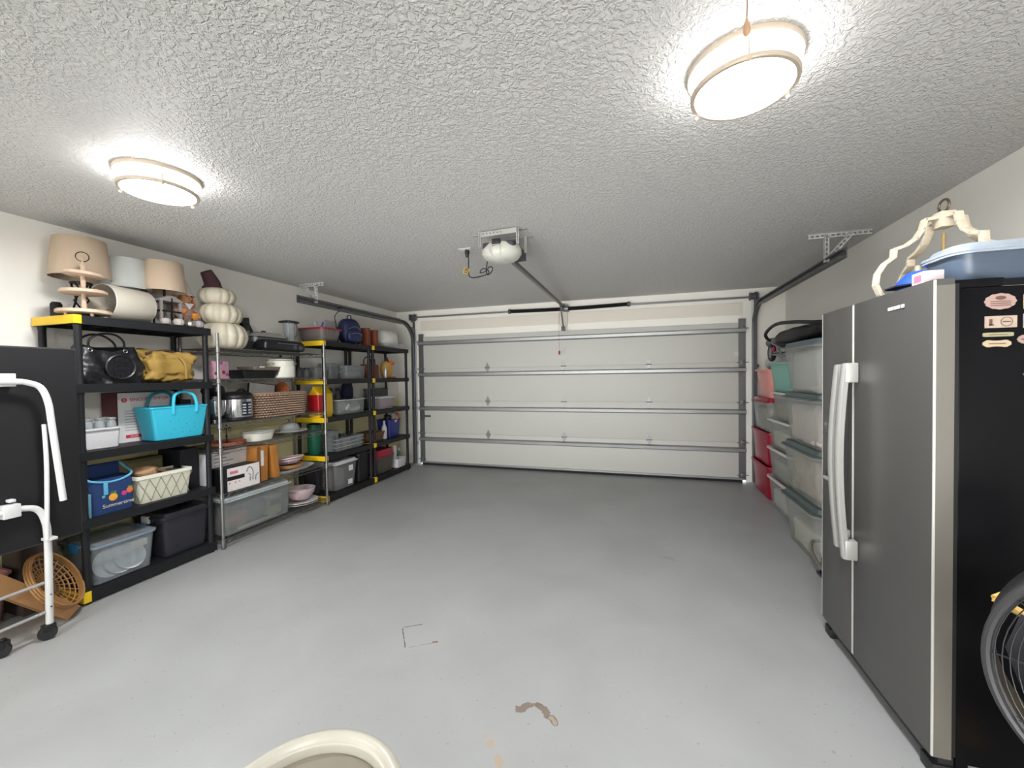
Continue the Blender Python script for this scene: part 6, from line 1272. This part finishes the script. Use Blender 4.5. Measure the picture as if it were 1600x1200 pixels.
for k in range(4):
    a0 = PI / 2 * k; R = []
    for j in range(6):
        r = 0.05 + 0.05 * j; w = 0.04 + 0.018 * j
        R.append([Vector((r * math.cos(a0 + q / max(0.12, r) * 1.0), -0.02 + q * 0.45 * (1 if e else 1) + (0.002 if e else 0), cz + r * math.sin(a0 + q / max(0.12, r)))) for q, e in ((-w, 0), (0, 0), (w, 0), (w, 1), (0, 1), (-w, 1))])
    b = MB(); b.rings(R); b.build('blade', mat('blade_gray', (60, 60, 64), 0.35, 0.3), t)
MB().lathe([(0.055, -0.05), (0.06, 0.03), (0.04, 0.05)], 24, M=M_).build('hub', AB, t)
b = MB()
b.tube([(0, 0.10, cz), (0, 0.16, cz - 0.05), (0, 0.16, 0.03)], 0.018, 12); b.lathe([(0.17, 0.0), (0.17, 0.02), (0.04, 0.04)], 32, c=(0, 0.10, 0)); b.build('stand', AB, t)
t = thing('wooden_hanger', 'pale yellow wooden frame corner poking out behind the fan', 'wooden frame', (1.10, 1.66, 0.745), 0)
t2 = MB(); t2.tube([(-0.02, 0, 0.0), (0.07, -0.05, -0.05)], 0.013, 10); t2.build('front_rail', mat('yellow_wood', (222, 184, 104), 0.5), t)
MB().tube([(-0.02, 0, 0.0), (0.10, 0.05, 0.035)], 0.009, 10).build('side_rail', mat('yellow_wood', (0, 0, 0)), t); MB().tube([(0.085, -0.06, -0.055), (0.085, -0.06, -0.735)], 0.012, 10).build('post', mat('yellow_wood', (0, 0, 0)), t); MB().box(0.03, 0.14, -0.11, 0.03, -0.744, -0.725).build('foot', mat('yellow_wood', (0, 0, 0)), t)
MB().tube([(0.07, -0.05, -0.05), (0.10, 0.05, 0.035)], 0.009, 10).build('cross_rail', mat('yellow_wood', (0, 0, 0)), t)
# cream tub at the bottom of the frame
t = thing('plastic_tub', 'cream round plastic tub with thick rolled rim at bottom', 'tub', (-0.652, 0.623, 0))
prof = smooth_path([(0.12, 0, 0.0), (0.15, 0, 0.02), (0.165, 0, 0.30), (0.185, 0, 0.52), (0.205, 0, 0.565), (0.212, 0, 0.585), (0.205, 0, 0.60), (0.192, 0, 0.602), (0.180, 0, 0.592), (0.172, 0, 0.57), (0.160, 0, 0.40), (0.12, 0, 0.05), (0.0001, 0, 0.045)], 4)
MB().lathe([(p.x, p.z) for p in prof], 56, c1=False).build('body', mat('cream_tub', (160, 157, 146), 0.35), t, ang=80)
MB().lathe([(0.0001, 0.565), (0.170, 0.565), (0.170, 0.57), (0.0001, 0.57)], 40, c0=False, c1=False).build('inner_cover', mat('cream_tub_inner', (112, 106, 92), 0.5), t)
t, hx, hy_, h = box_thing('dark_carton', 'dark brown box added to cover the bright wall behind wicker tray', 'box', -3.89, -3.68, 1.50, 1.665, 0.001, 0.50, mat('shadow_brown', (62, 52, 46), 0.8))  # added box hiding the bright yellow wall, standing in for shadow under the table
MB().box(hx - 0.001, hx + 0.001, -hy_ * 0.9, hy_ * 0.9, h * 0.9, h * 0.93).build('lid_seam', AB, t)
